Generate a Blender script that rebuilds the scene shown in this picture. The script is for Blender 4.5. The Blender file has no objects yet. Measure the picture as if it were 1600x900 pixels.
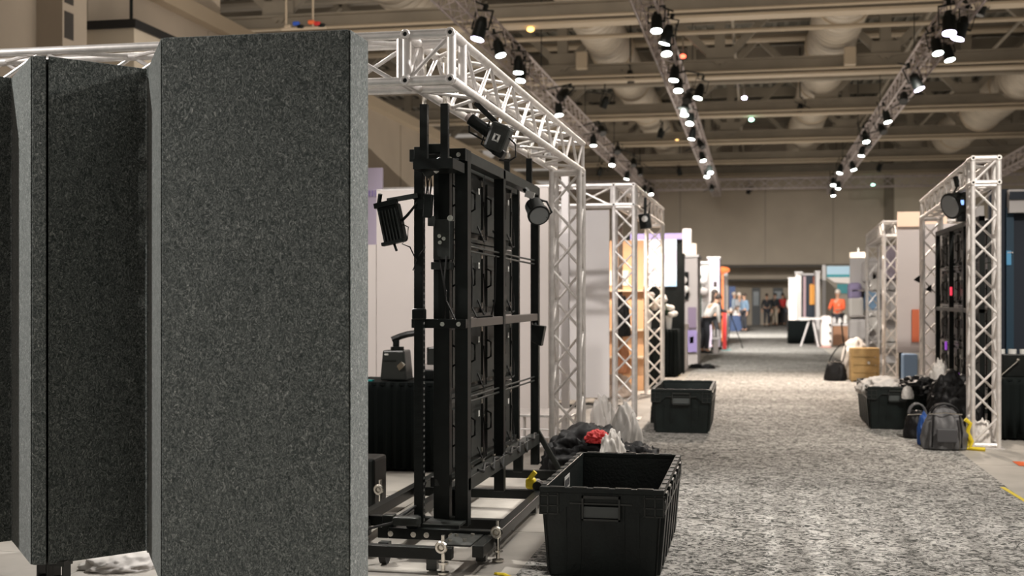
import bpy, bmesh, math, random
from mathutils import Vector, Matrix, noise, Euler
random.seed(7)
SC = bpy.context.scene
COL = SC.collection
V = Vector
# ------------------------------------------------------------------ camera
FPX, HZ, HC = 1900.0, 465.0, 1.55
TH = math.atan(380 / FPX); CT, ST = math.cos(TH), math.sin(TH)
cam_d = bpy.data.cameras.new('camera'); cam = bpy.data.objects.new('camera', cam_d); COL.objects.link(cam)
cam.location = (0, 0, HC); cam.rotation_euler = (math.pi / 2, 0, TH)
cam_d.sensor_width = 36; cam_d.lens = FPX / 1600 * 36; cam_d.shift_y = 15 / 1600
cam_d.clip_end = 300
cam_d.dof.use_dof = True; cam_d.dof.focus_distance = 6.9; cam_d.dof.aperture_fstop = 2.4
SC.camera = cam
SC.view_settings.view_transform = 'Standard'; SC.view_settings.look = 'None'
SC.view_settings.gamma = 1; SC.view_settings.use_curve_mapping = False
SC.view_settings.exposure = 0.38
# ------------------------------------------------------------------ world + lights
w = bpy.data.worlds.new('hall_ambient'); SC.world = w; w.use_nodes = True
w.node_tree.nodes['Background'].inputs[0].default_value = (1.0, 0.9, 0.80, 1)
w.node_tree.nodes['Background'].inputs[1].default_value = 0.24

def aim(o, target):
    o.rotation_euler = (V(target) - o.location).to_track_quat('-Z', 'Y').to_euler()
def area(name, loc, target, size, power, col=(1, .93, .85), sy=None):
    d = bpy.data.lights.new(name, 'AREA'); d.energy = power; d.color = col; d.size = size
    if sy: d.shape = 'RECTANGLE'; d.size_y = sy
    o = bpy.data.objects.new(name, d); COL.objects.link(o); o.location = loc; aim(o, target); return o
def spot(name, loc, target, power, ang=60, rad=.15, col=(1, .95, .88), blend=1.0):
    d = bpy.data.lights.new(name, 'SPOT'); d.energy = power; d.color = col; d.spot_size = math.radians(ang)
    d.spot_blend = blend; d.shadow_soft_size = rad
    o = bpy.data.objects.new(name, d); COL.objects.link(o); o.location = loc; aim(o, target); return o
# light from above and beyond, as in the photograph (back light)
spot('truss_spot_light', (-5.6, 12.5, 7.0), (-2.3, 7.0, .2), 1700, 50, .03)
spot('truss_spot_light', (-5.2, 8.4, 6.6), (-1.5, 7.9, 0), 1300, 48, .03)
spot('truss_spot_light', (1.2, 11.5, 6.8), (0.8, 7.0, 0), 1000, 75, .5)
spot('truss_spot_light', (-8.0, 4.1, 5.2), (-3.2, 5.7, 1.2), 1500, 50, .08, (1, .95, .9))
spot('truss_spot_light', (3.6, 7.6, 5.4), (-1.9, 5.5, 1.4), 1500, 34, .08, (1, .95, .92))
spot('truss_spot_light', (-5.2, 6.0, 6.4), (-3.6, 12.4, 1.5), 1300, 40, .12, (1, .93, .88))
spot('truss_spot_light', (3.6, 12.0, 6.9), (-1.4, 8.2, 1.9), 2000, 58, .06, (1, .93, .84))
spot('truss_spot_light', (-1.9, 10.0, 6.4), (-2.6, 17.0, 1.3), 1300, 50, .12, (1, .94, .9))
spot('truss_spot_light', (0.2, 24.5, 6.6), (0.3, 20.5, 0), 4200, 100, .2, (1, .84, .70))
spot('truss_spot_light', (3.6, 8.0, 6.4), (2.2, 14.0, .8), 1700, 60, .15, (1, .92, .82))
spot('truss_spot_light', (3.6, 17.0, 6.4), (2.5, 23.0, 1.0), 1300, 60, .15, (1, .93, .85))
spot('truss_spot_light', (-1.9, 22.0, 6.4), (-1.4, 29.0, 1.0), 3000, 66, .15)
spot('truss_spot_light', (-1.9, 32.0, 6.4), (0, 41.0, 0), 6500, 84, .3)
spot('truss_spot_light', (3.6, 28.0, 6.4), (2.5, 37.0, 1.0), 2200, 70, .2)
spot('truss_spot_light', (-1.9, 46.0, 6.4), (0, 54.0, 0), 8000, 95, .3)
area('overhead_light', (0.6, 9.0, 7.6), (0.4, 9.5, 0), 5, 130, (1, .95, .9), 8)
area('added_fill_light', (-3, 32, 6.2), (-3, 33, 12), 22, 1350, (1, .89, .76), 50)  # added soft fill that brightens the roof from below, not a visible lamp
area('added_fill_light', (-6.5, 18, 5.0), (-11, 22, 7.5), 4, 230, (1, .9, .8), 16)  # second added fill, brightens the left wall

# ------------------------------------------------------------------ materials
MATS = {}
def mat(name, col, rough=.6, metal=0, emit=None, es=0, alpha=None, spec=None, noise_s=None, noise_a=.15, bump=0, bs=None):
    if name in MATS: return MATS[name]
    m = bpy.data.materials.new(name); m.use_nodes = True; nt = m.node_tree
    b = nt.nodes['Principled BSDF']
    b.inputs['Base Color'].default_value = (*col, 1); b.inputs['Roughness'].default_value = rough
    b.inputs['Metallic'].default_value = metal
    if spec is not None: b.inputs['Specular IOR Level'].default_value = spec
    if emit: b.inputs['Emission Color'].default_value = (*emit, 1); b.inputs['Emission Strength'].default_value = es
    if alpha is not None: b.inputs['Alpha'].default_value = alpha
    tc = nt.nodes.new('ShaderNodeTexCoord')
    if noise_s:
        n = nt.nodes.new('ShaderNodeTexNoise'); n.inputs['Scale'].default_value = noise_s; n.inputs['Detail'].default_value = 5
        nt.links.new(tc.outputs['Object'], n.inputs['Vector'])
        r = nt.nodes.new('ShaderNodeValToRGB')
        r.color_ramp.elements[0].position = .3; r.color_ramp.elements[1].position = .7
        r.color_ramp.elements[0].color = (*[c * (1 - noise_a) for c in col], 1)
        r.color_ramp.elements[1].color = (*[min(1, c * (1 + noise_a)) for c in col], 1)
        nt.links.new(n.outputs['Fac'], r.inputs['Fac']); nt.links.new(r.outputs['Color'], b.inputs['Base Color'])
    if bump:
        n2 = nt.nodes.new('ShaderNodeTexNoise'); n2.inputs['Scale'].default_value = bs or 30; n2.inputs['Detail'].default_value = 3
        nt.links.new(tc.outputs['Object'], n2.inputs['Vector'])
        bp = nt.nodes.new('ShaderNodeBump'); bp.inputs['Strength'].default_value = bump; bp.inputs['Distance'].default_value = .02
        nt.links.new(n2.outputs['Fac'], bp.inputs['Height']); nt.links.new(bp.outputs['Normal'], b.inputs['Normal'])
    MATS[name] = m; return m

def felt_mat():
    m = mat('felt_grey', (.06, .065, .062), .95, spec=.15); nt = m.node_tree; b = nt.nodes['Principled BSDF']
    tc = nt.nodes.new('ShaderNodeTexCoord'); mp = nt.nodes.new('ShaderNodeMapping'); mp.inputs['Scale'].default_value = (1, 1, .75)
    nt.links.new(tc.outputs['Object'], mp.inputs['Vector'])
    n = nt.nodes.new('ShaderNodeTexNoise'); n.inputs['Scale'].default_value = 42; n.inputs['Detail'].default_value = 5; n.inputs['Roughness'].default_value = .8; n.inputs['Distortion'].default_value = 2.6
    nt.links.new(mp.outputs['Vector'], n.inputs['Vector'])
    r = nt.nodes.new('ShaderNodeValToRGB'); e = r.color_ramp.elements
    e[0].position = .40; e[0].color = (.03, .040, .038, 1); e[1].position = .60; e[1].color = (.225, .245, .235, 1)
    x = e.new(.50); x.color = (.095, .108, .104, 1); x = e.new(.70); x.color = (.60, .60, .57, 1)
    nt.links.new(n.outputs['Fac'], r.inputs['Fac']); nt.links.new(r.outputs['Color'], b.inputs['Base Color'])
    bp = nt.nodes.new('ShaderNodeBump'); bp.inputs['Strength'].default_value = .5; bp.inputs['Distance'].default_value = .01
    nt.links.new(n.outputs['Fac'], bp.inputs['Height']); nt.links.new(bp.outputs['Normal'], b.inputs['Normal'])
    b.inputs['Sheen Weight'].default_value = .25
    return m
def carpet_mat():
    m = mat('carpet_grey', (.3, .29, .27), .95, spec=.1); nt = m.node_tree; b = nt.nodes['Principled BSDF']
    tc = nt.nodes.new('ShaderNodeTexCoord')
    n = nt.nodes.new('ShaderNodeTexNoise'); n.inputs['Scale'].default_value = 15; n.inputs['Detail'].default_value = 5; n.inputs['Roughness'].default_value = .78; n.inputs['Distortion'].default_value = 1.8
    nt.links.new(tc.outputs['Object'], n.inputs['Vector'])
    r = nt.nodes.new('ShaderNodeValToRGB'); e = r.color_ramp.elements
    e[0].position = .43; e[0].color = (.06, .062, .058, 1); e[1].position = .57; e[1].color = (.60, .58, .55, 1)
    nt.links.new(n.outputs['Fac'], r.inputs['Fac'])
    n2 = nt.nodes.new('ShaderNodeTexNoise'); n2.inputs['Scale'].default_value = .6; n2.inputs['Detail'].default_value = 3
    mp = nt.nodes.new('ShaderNodeMapping'); mp.inputs['Scale'].default_value = (.5, 1.6, 1)
    nt.links.new(tc.outputs['Object'], mp.inputs['Vector']); nt.links.new(mp.outputs['Vector'], n2.inputs['Vector'])
    r2 = nt.nodes.new('ShaderNodeValToRGB'); r2.color_ramp.elements[0].position = .35; r2.color_ramp.elements[1].position = .65
    r2.color_ramp.elements[0].color = (.75, .75, .75, 1); r2.color_ramp.elements[1].color = (1, 1, 1, 1)
    nt.links.new(n2.outputs['Fac'], r2.inputs['Fac'])
    mx = nt.nodes.new('ShaderNodeMix'); mx.data_type = 'RGBA'; mx.blend_type = 'MULTIPLY'; mx.inputs['Factor'].default_value = 1
    nt.links.new(r.outputs['Color'], mx.inputs['A']); nt.links.new(r2.outputs['Color'], mx.inputs['B'])
    nt.links.new(mx.outputs['Result'], b.inputs['Base Color'])
    bp = nt.nodes.new('ShaderNodeBump'); bp.inputs['Strength'].default_value = .4; bp.inputs['Distance'].default_value = .01
    nt.links.new(n.outputs['Fac'], bp.inputs['Height']); nt.links.new(bp.outputs['Normal'], b.inputs['Normal'])
    return m
def screen_mat(name, cols, scale, strength, axis='X'):
    m = bpy.data.materials.new(name); m.use_nodes = True; nt = m.node_tree; b = nt.nodes['Principled BSDF']
    tc = nt.nodes.new('ShaderNodeTexCoord'); n = nt.nodes.new('ShaderNodeTexNoise'); n.inputs['Scale'].default_value = scale
    n.inputs['Detail'].default_value = 1.5
    nt.links.new(tc.outputs['Object'], n.inputs['Vector']); r = nt.nodes.new('ShaderNodeValToRGB'); e = r.color_ramp.elements
    e[0].position = .36; e[0].color = (*cols[0], 1); e[1].position = .64; e[1].color = (*cols[-1], 1)
    for i, c in enumerate(cols[1:-1]):
        q = e.new(.36 + .28 * (i + 1) / (len(cols) - 1)); q.color = (*c, 1)
    nt.links.new(n.outputs['Fac'], r.inputs['Fac']); nt.links.new(r.outputs['Color'], b.inputs['Emission Color'])
    b.inputs['Base Color'].default_value = (.02, .02, .02, 1); b.inputs['Emission Strength'].default_value = strength
    MATS[name] = m; return m

FELT = felt_mat(); CARPET = carpet_mat()
ALU = mat('aluminium', (.80, .77, .75), .42, .55, noise_s=14, noise_a=.12)
ALUR = mat('aluminium_rigging', (.50, .44, .43), .5, .4, noise_s=8, noise_a=.2)
BLK = mat('black_steel', (.007, .009, .0085), .38, spec=.28, noise_s=12, noise_a=.3)
BLKS = mat('black_steel_worn', (.026, .029, .027), .42, spec=.35, noise_s=20, noise_a=.3)
PLA = mat('black_plastic', (.007, .011, .0105), .42, spec=.35, noise_s=9, noise_a=.35, bump=.15, bs=60)
PLG = mat('charcoal_plastic', (.03, .033, .031), .3, spec=.5)
RUB = mat('black_rubber', (.012, .012, .012), .7)
CHR = mat('zinc_bolt', (.75, .72, .66), .25, 1)
GLS = mat('lens_glass', (.25, .27, .28), .08, .3)
CONC = mat('floor_concrete', (.36, .335, .30), .6, noise_s=1.2, noise_a=.14)
TILE = mat('floor_sheet', (.40, .375, .34), .55, noise_s=2.2, noise_a=.2)
WALLM = mat('hall_wall_paint', (.42, .36, .29), .85, noise_s=.7, noise_a=.07)
WALL2 = mat('hall_wall_paint_light', (.50, .44, .35), .85, noise_s=.7, noise_a=.07)
ROOF = mat('roof_deck', (.22, .205, .17), .8, noise_s=.8, noise_a=.25)
STEEL = mat('roof_steel', (.27, .235, .185), .6, noise_s=1, noise_a=.15)
STEELL = mat('roof_steel_light', (.46, .38, .28), .55)
DUCT = mat('duct_tin', (.50, .44, .36), .5, .25, noise_s=2, noise_a=.12)
WHT = mat('white_panel', (.80, .735, .70), .7, noise_s=1.2, noise_a=.03)
WHT2 = mat('white_board', (.60, .575, .57), .7, noise_s=1.0, noise_a=.03)
LAV = mat('lavender_board', (.55, .48, .60), .7)
BLU = mat('blue_print', (.06, .09, .35), .6)
SKIRT = mat('black_skirt_cloth', (.005, .008, .008), .85, spec=.2)
WCL = mat('white_cloth', (.72, .69, .66), .8)
BCL = mat('black_cloth', (.006, .006, .007), .55, spec=.3)
GCL = mat('grey_nylon', (.11, .11, .115), .6)
YEL = mat('yellow_strap', (.75, .58, .02), .6)
RED = mat('red_cloth', (.55, .03, .03), .6)
ORG = mat('orange_tape', (.8, .16, .05), .6)
WOOD = mat('crate_wood', (.36, .235, .095), .7, noise_s=6, noise_a=.25)
PINE = mat('warm_wood_panel', (.70, .42, .24), .6, noise_s=2, noise_a=.1)
NAVY = mat('navy_panel', (.008, .016, .032), .6)
TEAL = mat('teal_board', (.03, .12, .2), .6)
GREYP = mat('grey_panel', (.46, .42, .41), .7)
LENS = mat('lamp_lens_lit', (.9, .95, .9), .3, emit=(.90, 1, .93), es=16)
LENSP = mat('lamp_lens_violet', (.9, .9, 1), .3, emit=(.8, .72, 1), es=13)
LENSG = mat('lamp_lens_green', (.6, .9, .8), .3, emit=(.45, 1, .75), es=6)
SHADE = mat('lampshade_lit', (.9, .8, .7), .8, emit=(1, .82, .62), es=1.0)
PURP = mat('lilac_panel', (.34, .27, .55), .6)
SKIN = mat('skin', (.52, .30, .20), .6)
HAIRD = mat('dark_hair', (.03, .02, .015), .6)
HAIRG = mat('grey_hair', (.55, .48, .42), .6)
STK = mat('sticker_paper', (.7, .7, .68), .6)
INK = mat('sticker_ink', (.03, .03, .04), .6)

# ------------------------------------------------------------------ helpers
OFF = {}
def tag(o, label=None, cat=None, group=None, kind=None):
    if label: o['label'] = label
    if cat: o['category'] = cat
    if group: o['group'] = group
    if kind: o['kind'] = kind
    return o
def thing(name, label, cat, loc=(0, 0, 0), group=None, rz=0):
    o = bpy.data.objects.new(name, None); COL.objects.link(o); o.location = loc; o.rotation_euler = (0, 0, rz)
    o.empty_display_size = .1
    OFF[o.name] = V((0, 0, 0)) if rz else V(loc)
    return tag(o, label, cat, group)
class MB:
    def __init__(s): s.v = []; s.f = []
    def add(s, vs, fs):
        n = len(s.v); s.v += [V(v) for v in vs]; s.f += [[i + n for i in f] for f in fs]; return s
    def box(s, c, d, rot=None):
        c = V(c); hx, hy, hz = d[0] / 2, d[1] / 2, d[2] / 2
        vs = [V((x, y, z)) for x in (-hx, hx) for y in (-hy, hy) for z in (-hz, hz)]
        if rot is not None: vs = [rot @ v for v in vs]
        return s.add([c + v for v in vs], [(0, 1, 3, 2), (4, 6, 7, 5), (0, 4, 5, 1), (2, 3, 7, 6), (0, 2, 6, 4), (1, 5, 7, 3)])
    def bx(s, x0, x1, y0, y1, z0, z1): return s.box(((x0 + x1) / 2, (y0 + y1) / 2, (z0 + z1) / 2), (x1 - x0, y1 - y0, z1 - z0))
    def beam(s, p0, p1, w, h):
        p0, p1 = V(p0), V(p1); d = (p1 - p0); L = d.length
        return s.box((p0 + p1) / 2, (w, h, L), d.to_track_quat('Z', 'Y').to_matrix())
    def tube(s, p0, p1, r, n=10, r1=None, cap=True):
        p0, p1 = V(p0), V(p1); d = (p1 - p0).normalized(); q = d.to_track_quat('Z', 'Y'); r1 = r if r1 is None else r1
        vs = []
        for p, rr in ((p0, r), (p1, r1)):
            vs += [p + q @ V((rr * math.cos(2 * math.pi * i / n), rr * math.sin(2 * math.pi * i / n), 0)) for i in range(n)]
        fs = [(i, (i + 1) % n, n + (i + 1) % n, n + i) for i in range(n)]
        if cap: fs += [tuple(range(n - 1, -1, -1)), tuple(range(n, 2 * n))]
        return s.add(vs, fs)
    def path(s, pts, r, n=6):
        pts = [V(p) for p in pts]
        vs = []; 
        for i, p in enumerate(pts):
            d = (pts[min(i + 1, len(pts) - 1)] - pts[max(i - 1, 0)]).normalized(); q = d.to_track_quat('Z', 'Y')
            vs += [p + q @ V((r * math.cos(2 * math.pi * k / n), r * math.sin(2 * math.pi * k / n), 0)) for k in range(n)]
        fs = []
        for i in range(len(pts) - 1):
            fs += [(i * n + k, i * n + (k + 1) % n, (i + 1) * n + (k + 1) % n, (i + 1) * n + k) for k in range(n)]
        fs += [tuple(range(n - 1, -1, -1)), tuple(range((len(pts) - 1) * n, len(pts) * n))]
        return s.add(vs, fs)
    def prism(s, poly, z0, z1):
        n = len(poly)
        vs = [V((p[0], p[1], z0)) for p in poly] + [V((p[0], p[1], z1)) for p in poly]
        return s.add(vs, [(i, (i + 1) % n, n + (i + 1) % n, n + i) for i in range(n)] + [tuple(range(n - 1, -1, -1)), tuple(range(n, 2 * n))])
    def ring(s, c, axis, R, r, n=16, m=6):
        q = V(axis).to_track_quat('Z', 'Y'); c = V(c); vs = []
        for i in range(n):
            a = 2 * math.pi * i / n
            for j in range(m):
                b = 2 * math.pi * j / m
                vs.append(c + q @ V(((R + r * math.cos(b)) * math.cos(a), (R + r * math.cos(b)) * math.sin(a), r * math.sin(b))))
        fs = [(i * m + j, ((i + 1) % n) * m + j, ((i + 1) % n) * m + (j + 1) % m, i * m + (j + 1) % m) for i in range(n) for j in range(m)]
        return s.add(vs, fs)
    def ball(s, c, d, n=12, m=8):
        c = V(c); vs = [c + V((0, 0, d[2]))]
        for i in range(1, m):
            a = math.pi * i / m
            vs += [c + V((d[0] * math.sin(a) * math.cos(2 * math.pi * k / n), d[1] * math.sin(a) * math.sin(2 * math.pi * k / n), d[2] * math.cos(a))) for k in range(n)]
        vs.append(c - V((0, 0, d[2])))
        fs = [(0, 1 + k, 1 + (k + 1) % n) for k in range(n)]
        for i in range(m - 2):
            fs += [(1 + i * n + k, 1 + (i + 1) * n + k, 1 + (i + 1) * n + (k + 1) % n, 1 + i * n + (k + 1) % n) for k in range(n)]
        L = len(vs) - 1; b = 1 + (m - 2) * n
        fs += [(L, b + (k + 1) % n, b + k) for k in range(n)]
        return s.add(vs, fs)
    def build(s, name, m, parent=None, bevel=0, smooth=False, off=None, local=False):
        me = bpy.data.meshes.new(name)
        if off is None:
            off = OFF.get(parent.name, V((0, 0, 0))) if parent and not local else V((0, 0, 0))
        me.from_pydata([tuple(v - off) for v in s.v], [], s.f)
        bm = bmesh.new(); bm.from_mesh(me); bmesh.ops.recalc_face_normals(bm, faces=bm.faces); bm.to_mesh(me); bm.free()
        me.materials.append(m)
        if smooth:
            for p in me.polygons: p.use_smooth = True
            try: me.set_sharp_from_angle(angle=math.radians(40))
            except Exception: pass
        o = bpy.data.objects.new(name, me); COL.objects.link(o)
        if parent: o.parent = parent; OFF[o.name] = off
        if bevel:
            b = o.modifiers.new('bevel', 'BEVEL'); b.width = bevel; b.segments = 2; b.limit_method = 'ANGLE'
        return o
def solo(mb, name, m, label, cat, group=None, base=None, **k):
    """a thing that is one mesh, its origin at its base"""
    n = len(mb.v); c = sum(mb.v, V()) / n; z = min(v.z for v in mb.v); off = V((c.x, c.y, z))
    o = mb.build(name, m, None, off=off, **k); o.location = off; OFF[o.name] = off
    return tag(o, label, cat, group)
def W(px, py, d):
    u = (px - 800) / FPX
    return V((d * (u * CT - ST), d * (u * ST + CT), HC + (HZ - py) / FPX * d))
def fl(px, py):
    p = W(px, py, HC * FPX / (py - HZ)); p.z = 0; return p
def at_x(px, py, X): u = (px - 800) / FPX; return W(px, py, X / (u * CT - ST))
def at_y(px, py, Y): u = (px - 800) / FPX; return W(px, py, Y / (u * ST + CT))
ROD = {}
def rod(name, p0, p1, r, m, parent, n=8):
    """a straight bar as its own object, sharing one unit mesh"""
    k = (r, m.name, n)
    if k not in ROD:
        mb = MB(); mb.tube((0, 0, 0), (0, 0, 1), r, n); o = mb.build('bar_mesh', m, smooth=True); ROD[k] = o.data; bpy.data.objects.remove(o)
    o = bpy.data.objects.new(name, ROD[k]); COL.objects.link(o); off = OFF[parent.name]
    p0, p1 = V(p0) - off, V(p1) - off; d = p1 - p0
    o.parent = parent; o.location = p0; o.rotation_mode = 'QUATERNION'; o.rotation_quaternion = d.to_track_quat('Z', 'Y'); o.scale = (1, 1, d.length)
    OFF[o.name] = off; return o
def copy_tree(o, parent=None):
    c = o.copy(); COL.objects.link(c); c.parent = parent
    for ch in o.children: copy_tree(ch, c)
    return c
def truss(root, p0, p1, s=.25, pitch=.31, cr=.025, br=.0125, name='truss_beam', m=None, up=(0, 0, 1), stuff=False, frames=True):
    m = m or ALU; p0, p1 = V(p0), V(p1); d = (p1 - p0); L = d.length; d.normalize()
    if abs(d.z) > .9: a, b = V((1, 0, 0)), V((0, 1, 0))
    else: b = V(up); a = d.cross(b).normalized(); b = a.cross(d).normalized()
    h = s / 2; cs = [a * h + b * h, a * -h + b * h, a * -h - b * h, a * h - b * h]
    mb = MB()
    for c in cs: mb.tube(p0 + c, p1 + c, cr, 12)
    if frames:
        for p in (p0 + d * .03, p1 - d * .03):
            for i in range(4): mb.tube(p + cs[i], p + cs[(i + 1) % 4], cr * .7, 8)
    part = mb.build(name, m, root, smooth=True)
    n = max(2, round((L - .1) / pitch)); st = MB()
    for i in range(4):
        c0, c1 = cs[i], cs[(i + 1) % 4]
        for k in range(n):
            q0 = p0 + d * (.05 + (L - .1) * k / n); q1 = p0 + d * (.05 + (L - .1) * (k + 1) / n)
            a0, a1 = (c0, c1) if (k + i) % 2 == 0 else (c1, c0)
            if stuff: st.tube(q0 + a0, q1 + a1, br, 5, cap=False)
            else: rod('brace', q0 + a0, q1 + a1, br, m, part)
    if stuff:
        o = st.build('bracing', m, root); o['kind'] = 'stuff'
    return part
# ------------------------------------------------------------------ the setting
def struct(mb, name, m, **k):
    o = mb.build(name, m, **k); o['kind'] = 'structure'; return o
fo = struct(MB().bx(-11, 16, -3, 72, -.2, 0), 'floor', CONC)
def sheets(x0, x1, y0, y1, w, l):
    y = y0
    while y < y1:
        x = x0
        while x < x1 - .05:
            MB().bx(x + .004, min(x + w, x1) - .004, y + .004, y + l - .004, .0, .009 + random.random() * .003).build('floor_sheet', TILE, fo)
            x += w
        y += l
OFF[fo.name] = V((0, 0, 0))
sheets(-4.96, -1.3, 4.2, 20.4, 1.22, 1.22)
sheets(2.0, 4.44, 9.4, 15.4, 1.22, 1.22)
cp = solo(MB().bx(-1.3, 2.0, -2.5, 69.5, 0, .014), 'aisle_carpet', CARPET, 'long grey mottled carpet runner down the middle aisle', 'carpet')
# walls
MB_ = MB().bx(-11.35, -11, -3, 70, 0, 7.05)
wl = struct(MB_, 'wall_left', WALLM); OFF[wl.name] = V()
for k in range(12):
    y = 14 + k * 4.6
    MB().bx(-11, -10.985, y, y + .03, 0, 7.0).build('wall_joint', STEEL, wl)
for z in (2.3, 4.6): MB().bx(-11, -10.985, 0, 70, z, z + .03).build('wall_joint', STEEL, wl)
struct(MB().bx(-11.4, -10.75, -3, 70, 7.05, 7.35), 'trim_1', STEELL)
wu = struct(MB().bx(-11.35, -11, -3, 23.8, 7.35, 12), 'wall_left_upper', WALLM); 
# pilaster with cable slots and an added box in place of a recess high on the left wall
pil = solo(MB().bx(-11, -10.55, 17.15, 17.85, 0, 9), 'wall_pilaster', WALLM, 'tan pilaster running up the left hall wall', 'pilaster')
for z in [5.6 + .55 * i for i in range(8)]:
    MB().bx(-10.55, -10.54, 17.2, 17.45, z, z + .42).build('cable_slot', mat('dark_slot', (.05, .045, .04), .9), pil)
t = thing('wall_recess_box', 'tan box standing in for a dark topped recess high on left wall', 'housing', (-10.5, 19.3, 5.2))
MB().bx(-11.0, -10.05, 18.45, 20.3, 5.2, 6.0).build('recess_body', WALL2, t)
MB().bx(-11.0, -10.0, 18.4, 20.35, 6.0, 6.14).build('dark_soffit', mat('soffit_black', (.01, .01, .01), .7), t)  # black slab stands in for the dark underside of the recess
MB().tube((-10.4, 19.0, 6.14), (-10.4, 19.0, 9.6), .03, 8).build('hanger_rod', BLK, t)
# back wall: recessed low part, two stepped soffits
wb = struct(MB().bx(-11, 16, 70, 70.3, 0, 2.7), 'wall_back', WALLM); OFF[wb.name] = V()
struct(MB().bx(-11, 16, 68.2, 70, 2.46, 3.35), 'trim_2', WALLM)
struct(MB().bx(-11, 16, 68.12, 68.2, 2.44, 2.56), 'trim_3', mat('shadow_gap_strip', (.08, .07, .06), .8))
up = struct(MB().bx(-11, 6.6, 66.2, 68.3, 3.25, 12), 'wall_back_upper', WALLM); OFF[up.name] = V()
struct(MB().bx(7.1, 16, 66.0, 68.3, 3.25, 12), 'wall_back_side', WALL2)
struct(MB().bx(6.6, 7.1, 66.1, 68.3, 3.25, 12), 'trim_4', mat('dark_pier', (.2, .17, .13), .8))
struct(MB().bx(-11, 16, 66.0, 66.2, 3.15, 3.30), 'trim_5', mat('shadow_gap_strip', (.08, .07, .06), .8))
for i, x in enumerate((-4, 0.5, 4)):
    MB().bx(x, x + .05, 66.17, 66.2, 3.4, 8.2).build('wall_joint', STEEL, up)
DOORM = mat('door_dark', (.05, .055, .06), .5)
for i, (x0, x1) in enumerate(((-.15, .85), (1.2, 1.9))):
    p = at_y(1176 if i == 0 else 1209, 470, 69.9); w_ = .42 if i == 0 else .5
    d = struct(MB().bx(p.x - w_ * .1, p.x + w_, 69.86, 69.98, 0, 2.1), 'door_%d' % (i + 1), DOORM); OFF[d.name] = V()
    MB().bx(p.x - w_ * .1 + .08, p.x + w_ - .08, 69.84, 69.87, 1.1, 1.9).build('door_pane', mat('door_glass', (.25, .28, .3), .2), d)
# roof
ce = struct(MB().bx(-24, 24, -3, 70, 11.3, 11.4), 'ceiling', ROOF); OFF[ce.name] = V()
rb = MB()
for i in range(118): x = -24 + i * .41; rb.bx(x, x + .16, 18, 68, 11.16, 11.3)
o = rb.build('deck_ribs', ROOF, ce); o['kind'] = 'stuff'
for j, y in enumerate([20.3, 24.1, 28, 31.8, 35.7, 39.5, 43.3, 47.2, 51, 54.8, 58.6, 62.4]):
    MB().bx(-24, 24, y + 1.9, y + 2.05, 10.75, 11.15).build('purlin', STEEL, ce)
ORD = ['nearest', 'second', 'third', 'fourth', 'fifth', 'sixth']
for g in range(6):
    Y = 28.05 + 7.65 * g - (.8 if g == 5 else 0)
    if g == 5: Y = 65.0
    t = thing('roof_girder', '%s tan steel roof girder spanning across the hall%s' % (ORD[g], ', lowest in the picture' if g == 5 else ', counting from the camera' if g else ' to the camera, highest in the picture'), 'girder', (0, Y, 7.92), 'roof girders')
    zb = 7.92
    m = MB().bx(-22, 22, Y - .03, Y + .03, zb, zb + .5); m.bx(-22, 22, Y - .2, Y + .2, zb + .46, zb + .5); m.build('bottom_chord', STEEL, t)
    MB().bx(-22, 22, Y - .24, Y + .24, zb - .03, zb + .03).build('flange', STEELL, t)
    MB().tube((-22, Y - .42, zb + .09), (22, Y - .42, zb + .09), .035, 8).build('conduit', STEELL, t)
    MB().bx(-22, 22, Y - .15, Y + .15, 10.55, 10.8).build('top_chord', STEEL, t)
    x = -20.6 + (g % 2) * 1.2
    k = 0
    while x < 21:
        MB().beam((x, Y, zb + .4), (x + (2.6 if k % 2 == 0 else 2.6), Y, 10.6) if k % 2 == 0 else (x + 2.6, Y, zb + .4), .22, .2) if False else None
        if k % 2 == 0: MB().beam((x, Y, zb + .4), (x + 2.3, Y, 10.6), .2, .2).build('diagonal', STEEL, t)
        else: MB().beam((x, Y, 10.6), (x + 2.3, Y, zb + .4), .2, .2).build('diagonal', STEEL, t)
        if k % 2 == 1:
            MB().bx(x + 2.15, x + 2.45, Y - .12, Y + .12, zb + .4, 10.6).build('post', STEEL, t)
            MB().prism([(x + 1.9, Y - .14), (x + 2.7, Y - .14), (x + 2.7, Y - .12), (x + 1.9, Y - .12)], zb + .45, zb + .85).build('gusset', STEEL, t)
        x += 2.3; k += 1
# transverse pipes and longitudinal cable trays between the girders
for g, (y, z, r) in enumerate([(31.5, 8.35, .06), (38.6, 8.3, .08), (46.5, 8.4, .06), (53.5, 8.35, .07), (61, 8.3, .06), (34, 10.3, .13), (42, 10.3, .12)]):
    solo(MB().tube((-20, y, z), (20, y, z), r, 8), 'service_pipe', STEEL if g % 2 else STEELL, ['nearest low crossing pipe between the first and second roof girders', 'crossing pipe between the second and third roof girders', 'crossing pipe between the third and fourth roof girders', 'crossing pipe between the fourth and fifth roof girders', 'farthest crossing pipe before the rear roof girder', 'thick pipe high under the deck above the nearest ducts', 'thick pipe high under the deck, the farther one'][g], 'pipe', 'service pipes in the roof')
for g, (x, z, r) in enumerate([(-7.0, 8.9, .06), (-2.9, 9.4, .05), (-.6, 9.0, .05), (4.6, 9.2, .06), (7.1, 9.1, .05)]):
    solo(MB().tube((x, 20, z), (x, 66, z), r, 8), 'sprinkler_pipe', STEEL, 'thin lengthwise roof pipe, ' + ['far left one over the left side', 'just right of the left round duct', 'right of the middle lighting truss', 'right of the middle round duct', 'farthest right one'][g], 'pipe', 'lengthwise pipes in the roof')
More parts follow.
